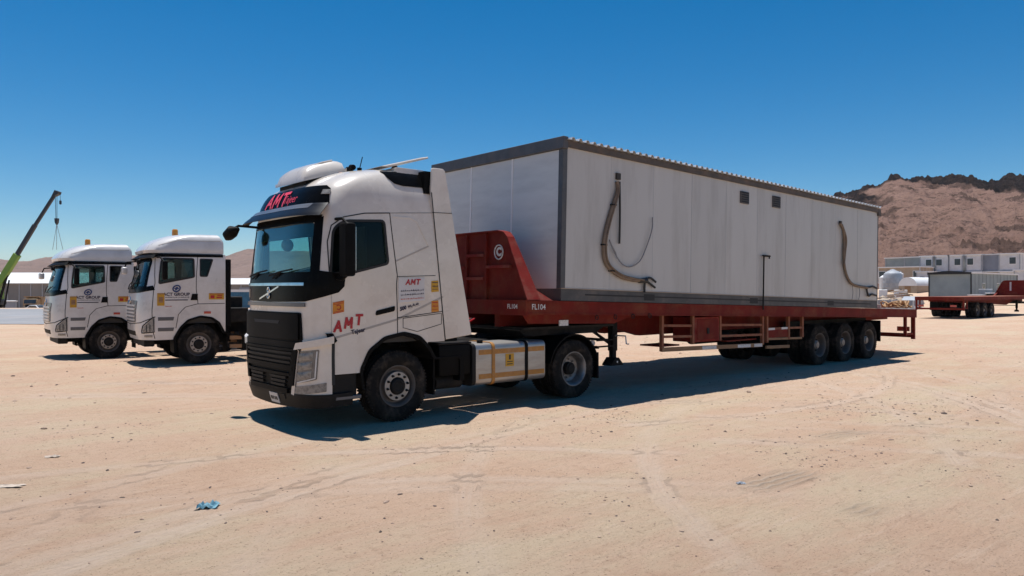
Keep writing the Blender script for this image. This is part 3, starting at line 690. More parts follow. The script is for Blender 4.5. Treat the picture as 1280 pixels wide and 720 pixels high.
GL = {'A': [((0, 0), (0.5, 1)), ((0.5, 1), (1, 0)), ((0.2, 0.36), (0.8, 0.36))], 'M': [((0, 0), (0.08, 1)), ((0.08, 1), (0.5, 0.3)), ((0.5, 0.3), (0.92, 1)), ((0.92, 1), (1, 0))], 'T': [((0, 0.95), (1, 0.95)), ((0.5, 0.95), (0.5, 0))]}
def strokes(word, x, z, w, h, pitch, t, off, front=False, shear=0.0, rise=0.0):
    mb = MB(); k_ = 0
    for i, ch in enumerate(word):
        for (a, b_) in GL[ch]:
            pa, pb = Vector(((a[0] - 0.5) * w + a[1] * h * shear, (a[1] - 0.5) * h)), Vector(((b_[0] - 0.5) * w + b_[1] * h * shear, (b_[1] - 0.5) * h))
            d_ = (pb - pa).normalized(); nn = Vector((-d_.y, d_.x)) * t / 2; pa -= d_ * t * 0.3; pb += d_ * t * 0.3; k_ += 1; Q = []
            for m_ in range(5):
                c_ = pa.lerp(pb, m_ / 4)
                for e in (c_ - nn, c_ + nn):
                    u, v = e.x + i * pitch, e.y + z + i * rise
                    Q.append(A.pt(A.qy(x - u, v) if front else A.qx(x + u, v), v, off + 0.0006 * k_))
            mb.add(Q, [(2 * m_, 2 * m_ + 1, 2 * m_ + 3, 2 * m_ + 2) for m_ in range(4)])
    return mb
# ================================================================== the big tractor unit
T = thing('tractor_unit', 'large white tractor unit with red AMT lettering pulling the long red trailer', 'truck', (0, 1.25, 0))
A = Surf([(0.26, -1.36, 1.22, 0.42), (0.45, -1.42, 1.245, 0.42), (1.0, -1.44, 1.25, 0.42), (1.6, -1.44, 1.25, 0.42), (2.0, -1.43, 1.25, 0.40), (2.25, -1.405, 1.25, 0.40),
          (2.6, -1.365, 1.247, 0.40), (2.95, -1.32, 1.24, 0.40), (3.10, -1.295, 1.232, 0.40), (3.22, -1.26, 1.22, 0.42), (3.32, -1.215, 1.205, 0.44), (3.40, -1.16, 1.185, 0.46), (3.47, -1.08, 1.16, 0.50),
          (3.53, -0.99, 1.135, 0.54), (3.59, -0.88, 1.10, 0.57), (3.64, -0.76, 1.065, 0.60), (3.68, -0.64, 1.03, 0.62), (3.72, -0.48, 0.98, 0.62), (3.755, -0.28, 0.91, 0.6), (3.78, -0.06, 0.83, 0.5), (3.80, 0.15, 0.70, 0.35)],
         lambda z: 0.83 - (z - 1.16) * 0.105)
zs = [0.76, 0.9, 1.1, 1.3, 1.6, 1.8, 2.0, 2.25, 2.45, 2.6, 2.8, 2.95, 3.1, 3.22, 3.32, 3.40, 3.47, 3.53, 3.59, 3.64, 3.68, 3.72, 3.755, 3.78, 3.80]
outer = mesh_of(A.solid(zs))
inner = mesh_of(A.solid([1.1, 1.6, 2.0, 2.25, 2.6, 2.95, 3.1, 3.32, 3.5], inset=0.06))
WS = rpoly([(-1.07, 2.16), (1.07, 2.16), (1.05, 2.88), (-1.05, 2.88)], 0.09)
DW = rpoly([(-1.085, 2.16), (-0.80, 2.165), (-0.17, 2.32), (-0.235, 2.94), (-0.88, 2.905), (-1.04, 2.79)], [0.03, 0.05, 0.05, 0.06, 0.1, 0.1])
cut_ws = mesh_of(MB().prism(WS, 'x', -2.0, -0.7))
cut_d1 = mesh_of(MB().prism(DW, 'y', -1.6, -1.0)); cut_d2 = mesh_of(MB().prism(DW, 'y', 1.0, 1.6))
AR = rpoly([(-0.60, 0.5), (-0.64, 0.80), (-0.50, 1.08), (-0.24, 1.26), (0.10, 1.32), (0.38, 1.25), (0.58, 1.06), (0.66, 0.9), (1.2, 0.9), (1.2, 0.5)], 0.06)
cut_ar = mesh_of(MB().prism(AR, 'y', -2, 2))
cut_lo = mesh_of(MB().box(0.52, 1.5, -2, 2, 0.5, 1.145))
cut_un = mesh_of(MB().box(-1.0, 1.5, -0.95, 0.95, 0.5, 1.15))
shell = boolean(outer, [inner, cut_ws, cut_d1, cut_d2, cut_ar, cut_lo, cut_un])
shell.name = 'cab_shell'; shell.materials.clear(); finish(shell, 30)
cab = build('cab', shell, 'white_paint', T)
# cab interior
I = build('interior', MB().box(-1.12, 0.62, -1.13, 1.13, 1.16, 1.3).box(0.45, 0.62, -1.13, 1.13, 1.3, 3.2), 'interior', T)
db = MB().prism([(-1.27, 1.95), (-1.25, 2.10), (-0.9, 2.06), (-0.78, 1.92), (-0.85, 1.5), (-1.2, 1.5)], 'y', -1.08, 1.08)
build('dashboard', db, 'interior', T, bevel=0.03, seg=2)
for yy in (-0.62, 0.62):
    s = MB().box(-0.45, 0.1, yy - 0.25, yy + 0.25, 1.55, 1.72); st = build('seat', s, 'interior', T, bevel=0.05, seg=2)
    build('backrest', MB().prism([(0.02, 1.68), (0.16, 1.68), (0.26, 2.45), (0.14, 2.47)], 'y', yy - 0.24, yy + 0.24), 'interior', st, bevel=0.04, seg=2)
    build('headrest', MB().prism([(0.15, 2.5), (0.26, 2.5), (0.28, 2.68), (0.19, 2.7)], 'y', yy - 0.13, yy + 0.13), 'interior', st, bevel=0.03, seg=2)
sw = MB().tube([(-0.72 + 0.09 * math.cos(t), -0.62 + 0.23 * math.sin(t), 2.02 + 0.21 * math.cos(t)) for t in np.linspace(0, 2 * math.pi, 25)], 0.017, 8)
sw.bar((-0.72, -0.85, 2.02), (-0.72, -0.39, 2.02), 0.03).bar((-0.72, -0.62, 2.02), (-0.9, -0.62, 1.9), 0.05)
build('steering_wheel', sw, 'interior', T)
build('pale_backdrop', MB().box(0.40, 0.44, 0.45, 1.1, 1.9, 3.0), 'interior_pale', T)  # pale panel added to brighten the view through the windscreen
build('side_backdrop', MB().box(-0.10, 0.39, 1.10, 1.13, 1.9, 2.9), 'interior_pale', T)  # second added pale panel, along the far wall
build('sun_blind', MB().prism([(-1.17, 2.70), (-1.10, 2.70), (-1.08, 2.93), (-1.14, 2.93)], 'y', -1.0, 1.0), 'interior', T)
for yy, ww in ((0.25, 0.3), (-0.45, 0.2)): build('dash_paper', MB().box(-1.2, -1.0, yy, yy + ww, 2.10, 2.115), 'paper_pale', T)
build('rear_view_ornament', MB().lathe([(-0.09, 0), (-0.06, 0.07), (0.0, 0.1), (0.06, 0.07), (0.09, 0)], 14, (-1.05, 0.25, 2.62)), 'camp_tan', T)
build('bunk', MB().box(0.1, 0.44, -1.1, 1.1, 1.3, 1.85), 'interior', T, bevel=0.04)
# glass
build('windshield', A.patch(sy([(p[0] * 1.012, p[1] + (0.012 if p[1] > 2.5 else -0.012)) for p in WS]), off=-0.012, thick=0.008), 'windshield_glass', T)
for sg in ('x', 'X'):
    P = [(sg, x, z) for x, z in DW]
    build('door_window', A.patch(P, off=-0.022, thick=0.008), 'side_glass' if sg == 'x' else 'clear_glass', T)
    build('window_rubber', A.ribbon(P, 0.035, 0.003, closed=True), 'seam', T)
# black surround of the windscreen, below and beside it
sur = [('y', 0.0, 2.185), ('y', 1.06, 2.185), ('X', -1.20, 2.20), ('X', -0.86, 2.15), ('X', -0.88, 1.985), ('X', -0.97, 1.90), ('y', 1.0, 1.775), ('y', 0.0, 1.76), ('y', -1.0, 1.775), ('x', -0.97, 1.90), ('x', -0.88, 1.985), ('x', -0.86, 2.15), ('x', -1.20, 2.20), ('y', -1.06, 2.185)]
wb = build('front_panel', A.patch(sur, off=0.008, thick=0.03), 'black_gloss', T)
for sg, k in (('x', -1), ('X', 1)):
    build('pillar_trim', A.patch([('y', k * 1.05, 2.18), ('y', k * 1.03, 2.90), (sg, -1.135, 2.96), (sg, -1.21, 2.19)], off=0.006, thick=0.03), 'black_gloss', T)
    build('pillar_seam', A.ribbon([(sg, -1.10, 2.17), (sg, -1.115, 2.6), (sg, -1.06, 2.83), (sg, -0.89, 2.955), (sg, -0.55, 3.03), (sg, -0.14, 3.06)], 0.016, 0.003), 'seam', T)
build('header_trim', A.patch(sy([(-1.10, 2.87), (1.10, 2.87), (1.12, 2.98), (-1.12, 2.98)]), off=0.007, thick=0.03), 'black_gloss', T)
# chrome lip, emblem and light ledge on the front panel
build('chrome_strip', A.patch(sy([(-0.98, 2.035), (0.98, 2.035), (0.98, 1.995), (-0.98, 1.995)]), off=0.022, thick=0.02), 'chrome', wb)
build('emblem_bar', A.ribbon(sy([(0.34, 1.80), (-0.34, 1.985)]), 0.024, 0.018), 'chrome', wb)
for dz in (0.045, -0.045):
    ring = MB()
    ring.tube([A.pt(A.qy(0.0 + 0.036 * math.cos(t), 1.893 + dz + 0.036 * math.sin(t)), 1.893 + dz + 0.036 * math.sin(t), 0.02) for t in np.linspace(0, 2 * math.pi, 17)], 0.010, 6)
    build('emblem_ring', ring, 'chrome', wb)
build('inspection_sticker', A.patch(sy([(0.80, 1.82), (0.93, 1.82), (0.93, 1.95), (0.80, 1.95)]), off=0.014, thick=0.004), 'camp_tan', wb)
build('front_ledge', A.patch(sy([(-1.0, 1.755), (1.0, 1.755), (1.0, 1.70), (-1.0, 1.70)]), off=0.03, thick=0.03), 'visor_grey', T)
for y0, y1 in ((0.75, 0.05), (-0.05, -0.75)):
    w = MB(); w.tube([A.pt(A.qy(y, z), z, 0.045) for y, z in ((y0, 2.14), ((y0 + y1) / 2, 2.19), (y1, 2.22))], 0.012, 6)
    w.tube([A.pt(A.qy(y, z), z, 0.03) for y, z in ((y0 - 0.1, 2.10), ((y0 + y1) / 2, 2.185))], 0.012, 6); build('wiper', w, 'black_plastic', T)
# sun visor and black sign band
vis = A.patch(sy([(-1.15, 2.93), (1.15, 2.93), (1.16, 3.13), (-1.16, 3.13)]), off=lambda q, z: 0.05 + (3.13 - z) / 0.2 * 0.17, thick=0.015)
v_ = build('sun_visor', vis, 'visor_black', T)
build('visor_strip', A.patch(sy([(-0.98, 3.055), (0.98, 3.055), (1.0, 3.125), (-1.0, 3.125)]), off=lambda q, z: 0.054 + (3.13 - z) / 0.2 * 0.17, thick=0.008), 'visor_grey', v_)
band = build('sign_band', A.patch([('y', 0, 3.13), ('y', 1.1, 3.14), ('X', -1.06, 3.14), ('X', -1.0, 3.36), ('y', 1.0, 3.405), ('y', 0, 3.415), ('y', -1.0, 3.405), ('x', -1.0, 3.36), ('x', -1.06, 3.14), ('y', -1.1, 3.14)], off=0.012, thick=0.03), 'black_gloss', T)
build('lettering', strokes('AMT', 0.42, 3.265, 0.20, 0.19, 0.27, 0.045, 0.018, front=True, shear=0.15), 'pink_letter', band, smooth=0)
build('lettering', A.text('Tajeer', 0.165, -0.33, 3.245, 0.018, front=True), 'pink_letter', band, smooth=0)
build('marker_light', A.patch([('y', -1.02, 3.27), ('y', -1.12, 3.27), ('y', -1.10, 3.335), ('y', -1.01, 3.335)], off=0.02, thick=0.01), 'headlight_lens', band)
# bumper, corner panels, grille
bpr = build('bumper', A.patch([('X', -1.06, 0.46), ('X', -1.06, 1.24), ('y', 0.0, 1.24), ('x', -1.06, 1.24), ('x', -1.06, 0.46), ('y', 0, 0.46)], off=0.012, thick=0.05), 'white_paint', T)
build('bumper_lip', A.patch([('X', -0.75, 0.33), ('X', -0.75, 0.50), ('y', 0.0, 0.475), ('x', -0.75, 0.50), ('x', -0.75, 0.33), ('y', 0, 0.27)], off=0.03, thick=0.07), 'grey_plastic', bpr)
g0 = build('grille', A.patch(sy([(-0.93, 1.62), (0.93, 1.62), (0.96, 1.22), (0.78, 0.45), (-0.78, 0.45), (-0.96, 1.22)]), off=0.022, thick=0.03, r=0.03), 'black_plastic', T)
for (z0, z1, w0, of) in ((1.245, 1.60, 0.91, 0.045), (1.12, 1.215, 0.93, 0.04)):
    build('grille_panel', A.patch(sy([(-w0, z0), (w0, z0), (w0, z1), (-w0, z1)]), off=of, thick=0.02, r=0.02), 'black_plastic', g0)
build('vent_slot', A.patch(sy([(-0.42, 1.455), (0.42, 1.455), (0.46, 1.50), (-0.46, 1.50)]), off=0.049, thick=0.008), 'seam', g0)
for z in (1.05, 0.985, 0.92, 0.70, 0.645, 0.59):
    w0 = 0.60 + (z - 0.5) * 0.35 if z > 0.8 else 0.56 + (z - 0.5) * 0.3
    for a, b_ in (((-w0, w0),) if z > 0.8 else ((-w0, -0.14), (0.14, w0))):
        build('grille_slat', A.patch(sy([(a, z - 0.017), (b_, z - 0.017), (b_, z + 0.017), (a, z + 0.017)]), off=0.05, thick=0.03), 'grey_plastic', g0)
for (z, dz, w0) in ((0.85, 0.035, 0.80), (1.10, 0.018, 0.88), (0.75, 0.02, 0.74), (0.52, 0.035, 0.66)):
    build('grille_bar', A.patch(sy([(-w0, z - dz), (w0, z - dz), (w0, z + dz), (-w0, z + dz)]), off=0.058, thick=0.03), 'black_plastic', g0)
for k in (-1, 1):
    build('grille_cheek', A.patch(sy([(k * 0.70, 0.60), (k * 0.80, 0.60), (k * 0.90, 1.09), (k * 0.80, 1.09)]), off=0.055, thick=0.03), 'black_plastic', g0)
pl = build('number_plate', A.patch(sy([(-0.33, 0.315), (-0.05, 0.315), (-0.05, 0.455), (-0.33, 0.455)]), off=0.045, thick=0.012), 'sign_white', bpr)
for y0, y1 in ((-0.30, -0.26), (-0.24, -0.21), (-0.18, -0.15), (-0.13, -0.08)):
    build('plate_mark', A.patch(sy([(y0, 0.36), (y1, 0.36), (y1, 0.41), (y0, 0.41)]), off=0.048, thick=0.003), 'grey_plastic', pl, smooth=0)
build('tow_cover', A.patch(sy([(-0.56, 0.40), (-0.40, 0.40), (-0.40, 0.46), (-0.56, 0.46)]), off=0.042, thick=0.01), 'grey_plastic', bpr)
for sg, k in (('x', -1), ('X', 1)):
    hp = [('y', k * 0.865, 1.075), (sg, -1.215, 1.115), (sg, -1.235, 0.70), ('y', k * 0.735, 0.615)]
    hl = build('headlight', A.patch(hp, off=0.022, thick=0.02, r=0.02), 'headlight_dark', T)
    for t0, t1 in ((0.06, 0.30), (0.36, 0.60), (0.66, 0.92)):
        def lerp(i, j, t):
            a, b_ = A.Q(hp[i]), A.Q(hp[j]); return (a[0] + (b_[0] - a[0]) * t, a[1] + (b_[1] - a[1]) * t)
        # three lamp cells stacked inside the light
        q00, q01 = lerp(0, 3, t0), lerp(0, 3, t1); q10, q11 = lerp(1, 2, t0), lerp(1, 2, t1)
        def mixq(a, b_, t): return (a[0] + (b_[0] - a[0]) * t, a[1] + (b_[1] - a[1]) * t)
        cell = MB(); G = []
        for i in range(7):
            for j in range(7):
                a = mixq(q00, q10, 0.12 + 0.66 * i / 6); b2 = mixq(q01, q11, 0.12 + 0.66 * i / 6); q = mixq(a, b2, j / 6)
                G.append(A.pt(q[0], q[1], 0.026 + 0.014 * (1 - max(abs(i - 3), abs(j - 3)) / 3)))
        cell.add(G, [(i * 7 + j, i * 7 + j + 1, i * 7 + j + 8, i * 7 + j + 7) for i in range(6) for j in range(6)])
        build('lamp', cell, 'headlight_lens', hl)
    build('light_strip', A.ribbon([(sg, -1.235, 1.09), (sg, -1.25, 0.72), ('y', k * 0.86, 0.645)], 0.018, 0.03), 'galvanised', hl)
    fp = [('y', k * 0.80, 0.585), (sg, -1.13, 0.66), (sg, -1.13, 0.535), ('y', k * 0.79, 0.475)]
    build('fog_light', A.patch(fp, off=0.022, thick=0.02, r=0.015), 'headlight_lens', T)
    build('light_brow', A.patch([('y', k * 0.90, 1.20), (sg, -1.06, 1.30), (sg, -1.06, 1.20), ('y', k * 0.86, 1.105)], off=0.075, thick=0.08), 'white_paint', T)
    build('light_frame', A.ribbon([('y', k * 0.885, 1.10), ('y', k * 0.755, 0.47)], 0.07, 0.03), 'white_paint', T)
    build('corner_seam', A.ribbon([(sg, -1.12, 1.31), (sg, -1.05, 1.22), (sg, -1.045, 0.62)], 0.045, 0.014), 'seam', T)
    build('corner_cap', A.patch([(sg, -1.15, 1.335), (sg, -1.06, 1.335), (sg, -1.0, 1.23), (sg, -1.06, 1.18)], off=0.03, thick=0.04), 'black_plastic', T)
    # door shut lines, body creases and lower locker on the side
    build('door_seam', A.ribbon([(sg, -0.14, 3.06), (sg, -0.02, 2.15), (sg, -0.015, 1.30)], 0.014, 0.003), 'seam', T)
    build('door_seam', A.ribbon([(sg, -1.075, 1.86), (sg, -1.075, 1.30)], 0.006, 0.003), 'seam_crease_shade', T)
    build('body_crease', A.ribbon([(sg, -1.02, 1.27), (sg, -0.02, 1.50), (sg, 0.80, 1.83)], 0.03, 0.003), 'seam_crease_shade', T)  # shade of the crease painted as a darker ribbon
    build('roof_seam', A.ribbon([(sg, -0.14, 3.06), (sg, 0.60, 3.11)], 0.006, 0.003), 'seam', T)
    build('side_emboss', A.ribbon([(sg, -0.06, 2.35), (sg, 0.54, 2.60)], 0.022, 0.003), 'seam_crease_shade', T)  # lower edge shade painted as a darker ribbon
    build('side_emboss', A.ribbon([(sg, 0.54, 2.60), (sg, 0.33, 2.96), (sg, 0.22, 3.01), (sg, -0.09, 3.01)], 0.022, 0.006), 'white_paint', T)
    build('locker_seam', A.ribbon([(sg, -0.015, 2.13), (sg, 0.66, 2.155)], 0.010, 0.003), 'seam', T)
    build('locker_seam', A.ribbon([(sg, -0.015, 1.525), (sg, 0.80, 1.605)], 0.012, 0.003), 'seam', T)
    build('locker_lid', A.ribbon([(sg, 0.08, 1.515), (sg, 0.77, 1.575), (sg, 0.77, 1.41), (sg, 0.33, 1.31), (sg, 0.08, 1.375)], 0.010, 0.003, closed=True), 'seam', T)
    yk = -1 if k < 0 else 1
    # door handle recess, steps, sill
    h = build('door_handle', A.patch([(sg, -0.385, 1.565), (sg, -0.07, 1.625), (sg, -0.06, 1.70), (sg, -0.375, 1.635)], off=0.012, thick=0.03, r=0.025), 'black_plastic', T)
    lo = MB().box(-1.06, -0.66, yk * 1.16 - 0.05, yk * 1.16 + 0.05, 0.42, 0.77); sl = build('step_panel', lo, 'grey_plastic', T, bevel=0.015)
    build('step', MB().box(-1.02, -0.62, yk * 1.23 - 0.045, yk * 1.23 + 0.045, 0.40, 0.455), 'visor_grey', sl, bevel=0.01)
    # rear side fairing that closes the gap to the load
    fz = [(0.835, 1.165), (1.36, 1.225), (0.835, 3.80), (0.60, 3.80), (0.578, 3.45)]
    fr_ = build('side_fairing', MB().prism(rpoly(fz, [0, 0.02, 0.06, 0.03, 0]), 'y', yk * 1.205, yk * 1.252), 'white_paint', T, bevel=0.008)
    build('fairing_seam', MB().bar((0.585, yk * 1.2535, 3.42), (0.842, yk * 1.2535, 1.17), 0.004, 0.016, up=(1, 0, 0)), 'seam', fr_)
    build('fairing_seam', MB().bar((0.60, yk * 1.2535, 3.115), (0.965, yk * 1.2535, 3.125), 0.004, 0.010), 'seam', fr_)
    # black roof-side gusset
    build('roof_gusset', A.patch([(sg, x, z) for x, z in ((-0.17, 3.685), (0.20, 3.715), (0.575, 3.735), (0.60, 3.49), (0.14, 3.487), (0.0, 3.51))], off=0.014, thick=0.03), 'black_gloss', T)
    build('gusset_end', MB().prism([(0.48, 3.40), (0.70, 3.40), (0.66, 3.745), (0.50, 3.745)], 'y', min(yk * 0.9, yk * 1.195), max(yk * 0.9, yk * 1.195)), 'black_plastic', T)
    # wheel arch lip and mudguards
    lip = MB(); AP = AR[:-2]; inn = [((p[0] - 0.02) * 0.93 + 0.02, (p[1] - 0.5) * 0.93 + 0.5) for p in AP]
    lip.add([(p[0], yk * 1.262, p[1]) for p in AP] + [(p[0], yk * 1.262, p[1]) for p in inn] + [(p[0], yk * 0.72, p[1]) for p in AP] + [(p[0], yk * 0.72, p[1]) for p in inn],
            sum([[(i, i + 1, len(AP) + i + 1, len(AP) + i), (len(AP) + i, len(AP) + i + 1, 3 * len(AP) + i + 1, 3 * len(AP) + i), (i, i + 1, 2 * len(AP) + i + 1, 2 * len(AP) + i)] for i in range(len(AP) - 1)], []))
    build('wheel_arch', lip, 'black_plastic', T)
    build('mud_flap', MB().box(0.64, 0.67, yk * 0.98 - 0.24, yk * 0.98 + 0.24, 0.33, 0.95), 'black_plastic', T)
    # main mirrors
    mm_ = MB().box(-1.03, -0.87, yk * 1.47 - 0.11, yk * 1.47 + 0.11, 2.12, 2.86); mi = build('mirror', mm_, 'black_plastic', T, bevel=0.05, seg=3)
    build('mirror_glass', MB().box(-0.868, -0.862, yk * 1.47 - 0.085, yk * 1.47 + 0.085, 2.2, 2.8), 'chrome', mi)
    for zz_, z1_, z2_ in ((2.92, 2.92, 2.84), (2.1, 2.08, 2.14)):
        build('mirror_arm', MB().tube([(-1.0, yk * 1.22, zz_), (-0.97, yk * 1.37, z1_), (-0.95, yk * 1.46, z2_)], 0.022, 8), 'black_plastic', mi)
# look-down mirror on the far front corner
fm = MB().tube([(-1.2, 1.02, 2.93), (-1.48, 1.12, 2.95), (-1.58, 1.16, 2.88)], 0.02, 8); f0 = build('front_mirror_arm', fm, 'black_plastic', T)
fmh = MB(); fmh.tube([(-1.50, 1.06, 2.90), (-1.56, 1.15, 2.86), (-1.60, 1.25, 2.79), (-1.60, 1.30, 2.74)], [0.03, 0.10, 0.09, 0.03], 12); build('front_mirror', fmh, 'black_plastic', T)
# door marks on the side the camera sees
d = 0.006
bd = build('orange_badge', A.patch(sx([(-1.055, 1.60), (-0.885, 1.63), (-0.885, 1.79), (-1.055, 1.76)]), off=d, thick=0.004), 'orange_sticker', T)
for z in (1.755, 1.735, 1.63, 1.612):
    build('badge_line', A.ribbon(sx([(-1.045, z - 0.005), (-0.895, z + 0.021)]), 0.008, 0.0075), 'red_letter', bd)
br = MB(); br.tube([A.pt(A.qx(-0.97 + 0.032 * math.cos(t), 1.693), 1.693 + 0.032 * math.sin(t), 0.007) for t in np.linspace(-2.4, 2.6, 15)], 0.006, 6); build('badge_ring', br, 'red_letter', bd)
for i, ch in enumerate('AMT'):
    build('letter', strokes(ch, -0.985 + 0.162 * i, 1.43 + 0.042 * i, 0.098, 0.14, 0, 0.036, 0.006, shear=0.12), 'red_letter', T, smooth=0)
build('lettering', A.text('Tajeer', 0.085, -0.665, 1.353, 0.006, bold=0.003, rot=0.16), 'ink', T, smooth=0)
sgn = build('sign_board', A.patch(sx([(0.005, 1.745), (0.46, 1.775), (0.46, 2.12), (0.005, 2.115)]), off=0.008, thick=0.01), 'sign_white', T)
build('sign_lettering', strokes('AMT', 0.155, 2.05, 0.065, 0.075, 0.088, 0.019, 0.0105, shear=0.2, rise=0.003), 'red_letter', sgn, smooth=0)
for i, (z, h, mm_) in enumerate(((1.925, 0.045, 'ink'), (1.868, 0.045, 'ink'), (1.805, 0.035, 'red_reflector'))):
    build('sign_line', A.rects(squiggle(0.40, h, 9, i), 0.235, z, 0.0105, rot=0.05), mm_, sgn, smooth=0)
build('lettering', A.text('500', 0.075, 0.075, 1.66, 0.006, bold=0.004, shear=0.2, rot=0.25), 'ink', T, smooth=0)
build('lettering', A.rects(squiggle(0.19, 0.055, 4, 8), 0.255, 1.70, 0.006, rot=0.25), 'ink', T, smooth=0)
for zc, m_ in ((1.99, 'yellow_sticker'), (1.685, 'orange_sticker')):
    st = build('yellow_badge', A.patch(sx([(0.585, zc - 0.09), (0.72, zc - 0.08), (0.71, zc + 0.09), (0.585, zc + 0.08)]), off=d, thick=0.004), m_, T)
    build('badge_marks', A.rects(squiggle(0.10, 0.03, 4, 5) + [(-0.05, 0.05, -0.05, -0.044), (-0.05, 0.05, 0.05, 0.062)], 0.648, zc, 0.008), 'ink' if zc > 1.8 else 'red_letter', st, smooth=0)
# roof gear
ac = MB(); NX, NY = 16, 14
def acp(u, v, top):
    e = (1 - abs(u) ** 3.5) ** 0.5 * (1 - abs(v) ** 4) ** 0.5 if abs(u) < 1 and abs(v) < 1 else 0
    x = -0.79 + u * 0.345; z0 = 3.515 + (u + 1) * 0.105
    return (x, v * 0.50, z0 + (0.185 * e ** 0.8 + 0.05 if top else 0))
for top in (0, 1):
    for i in range(NX + 1):
        for j in range(NY + 1): ac.v.append(acp(2 * i / NX - 1, 2 * j / NY - 1, top))
K = (NX + 1) * (NY + 1)
for i in range(NX):
    for j in range(NY):
        a = i * (NY + 1) + j; ac.f += [(a, a + 1, a + NY + 2, a + NY + 1)[::-1], (K + a, K + a + 1, K + a + NY + 2, K + a + NY + 1)]
edge = [(i, 0) for i in range(NX)] + [(NX, j) for j in range(NY)] + [(i, NY) for i in range(NX, 0, -1)] + [(0, j) for j in range(NY, 0, -1)]
for (a, b_) in zip(edge, edge[1:] + edge[:1]):
    p, q = a[0] * (NY + 1) + a[1], b_[0] * (NY + 1) + b_[1]; ac.f.append((p, q, K + q, K + p))
acu = build('roof_cooler', ac, 'white_paint', T, smooth=50)
build('cooler_base', MB().prism([(-1.08, 3.40), (-0.5, 3.62), (-0.5, 3.72), (-1.08, 3.525)], 'y', -0.46, 0.46), 'black_plastic', acu)
build('cooler_crease', MB().tube([(-1.0, -0.36, 3.735), (-0.8, -0.38, 3.835), (-0.62, -0.36, 3.89)], 0.014, 6), 'white_paint', acu)
build('marker_light', MB().tube([(-0.62, -0.505, 3.645), (-0.53, -0.505, 3.675)], 0.032, 10), 'amber', acu)
for (x, y) in ((-0.42, -0.62), (-0.36, -0.40)):
    build('roof_lamp', MB().lathe([(-0.05, 0.0), (-0.05, 0.04), (0.02, 0.05), (0.05, 0.03), (0.05, 0)], 16, (x, y, 3.77)), 'black_plastic', T)
an = MB().cyl((-0.35, -0.72, 3.70), (-0.35, -0.72, 3.76), 0.035, 12).tube([(-0.35, -0.72, 3.74), (-0.30, -0.72, 3.93)], 0.007, 6); build('antenna', an, 'black_plastic', T)
sp_ = MB().prism([(-0.12, 3.785), (0.02, 3.785), (0.74, 3.995), (0.74, 4.025), (0.6, 3.995)], 'y', -0.95, 0.95); rs = build('roof_spoiler', sp_, 'white_paint', T, bevel=0.012)
for y in (-0.5, 0.5): build('spoiler_bracket', MB().bar((0.30, y, 3.78), (0.42, y, 3.90), 0.05), 'black_plastic', rs)
build('roof_rear', MB().prism([(0.1, 3.6), (0.62, 3.6), (0.62, 3.79), (0.1, 3.79)], 'y', -1.02, 1.02), 'white_paint', T, bevel=0.03, seg=2)
# chassis
for y in (-0.42, 0.42):
    build('chassis_rail', MB().box(-1.1, 4.6, y - 0.04, y + 0.04, 0.74, 1.02), 'chassis', T)
for x in (-0.9, 0.7, 1.6, 2.6, 4.5): build('cross_member', MB().box(x - 0.06, x + 0.06, -0.38, 0.38, 0.78, 0.98), 'chassis', T)
build('engine_block', MB().box(-1.05, 0.55, -0.45, 0.45, 0.55, 1.12), 'chassis', T, bevel=0.05)
build('front_frame', MB().box(-1.28, -1.0, -0.9, 0.9, 0.40, 1.0), 'chassis', T, bevel=0.03)
for x, y in ((0, 0.95), (3.7, 0.6)): build('axle', MB().cyl((x, -y, 0.52), (x, y, 0.52), 0.09, 16).box(x - 0.12, x + 0.12, -0.25, 0.25, 0.4, 0.66), 'chassis', T)
fw = MB().cyl((3.55, 0, 1.16), (3.55, 0, 1.22), 0.48, 32).box(3.15, 3.95, -0.45, 0.45, 1.05, 1.16); build('fifth_wheel', fw, 'dark_metal', T)
bt = build('battery_box', MB().box(0.74, 1.34, -1.24, -0.55, 0.60, 1.08), 'black_plastic', T, bevel=0.03, seg=2)
build('box_lid', MB().box(0.72, 1.36, -1.25, -0.53, 1.083, 1.11), 'grey_plastic', bt, bevel=0.01)
build('air_tank', MB().cyl((0.78, -1.0, 0.48), (1.28, -1.0, 0.48), 0.11, 18), 'dark_metal', T)
build('air_tank', MB().cyl((1.05, -1.02, 0.50), (1.05, -0.6, 0.50), 0.10, 18), 'dark_metal', T)
build('catwalk', MB().box(0.95, 2.5, -0.42, 0.42, 1.03, 1.06), 'dark_metal', T)
build('gear_housing', MB().box(0.95, 2.3, -0.36, 0.36, 0.5, 1.0).box(1.0, 1.35, -0.9, 0.9, 1.062, 1.30), 'chassis', T, bevel=0.03)
build('suspension_frame', MB().box(3.0, 4.4, -0.55, 0.55, 0.62, 1.045), 'chassis', T, bevel=0.03)
for k in range(7): build('air_hose', MB().tube([(0.98, -0.3 + 0.1 * k, 1.55), (1.25, -0.3 + 0.1 * k, 1.15 + 0.03 * (k % 3)), (1.7, -0.2 + 0.06 * k, 1.2), (2.3, -0.1 + 0.04 * k, 1.42)], 0.016, 6), ('red_letter', 'black_plastic', 'cable_black')[k % 3], T)
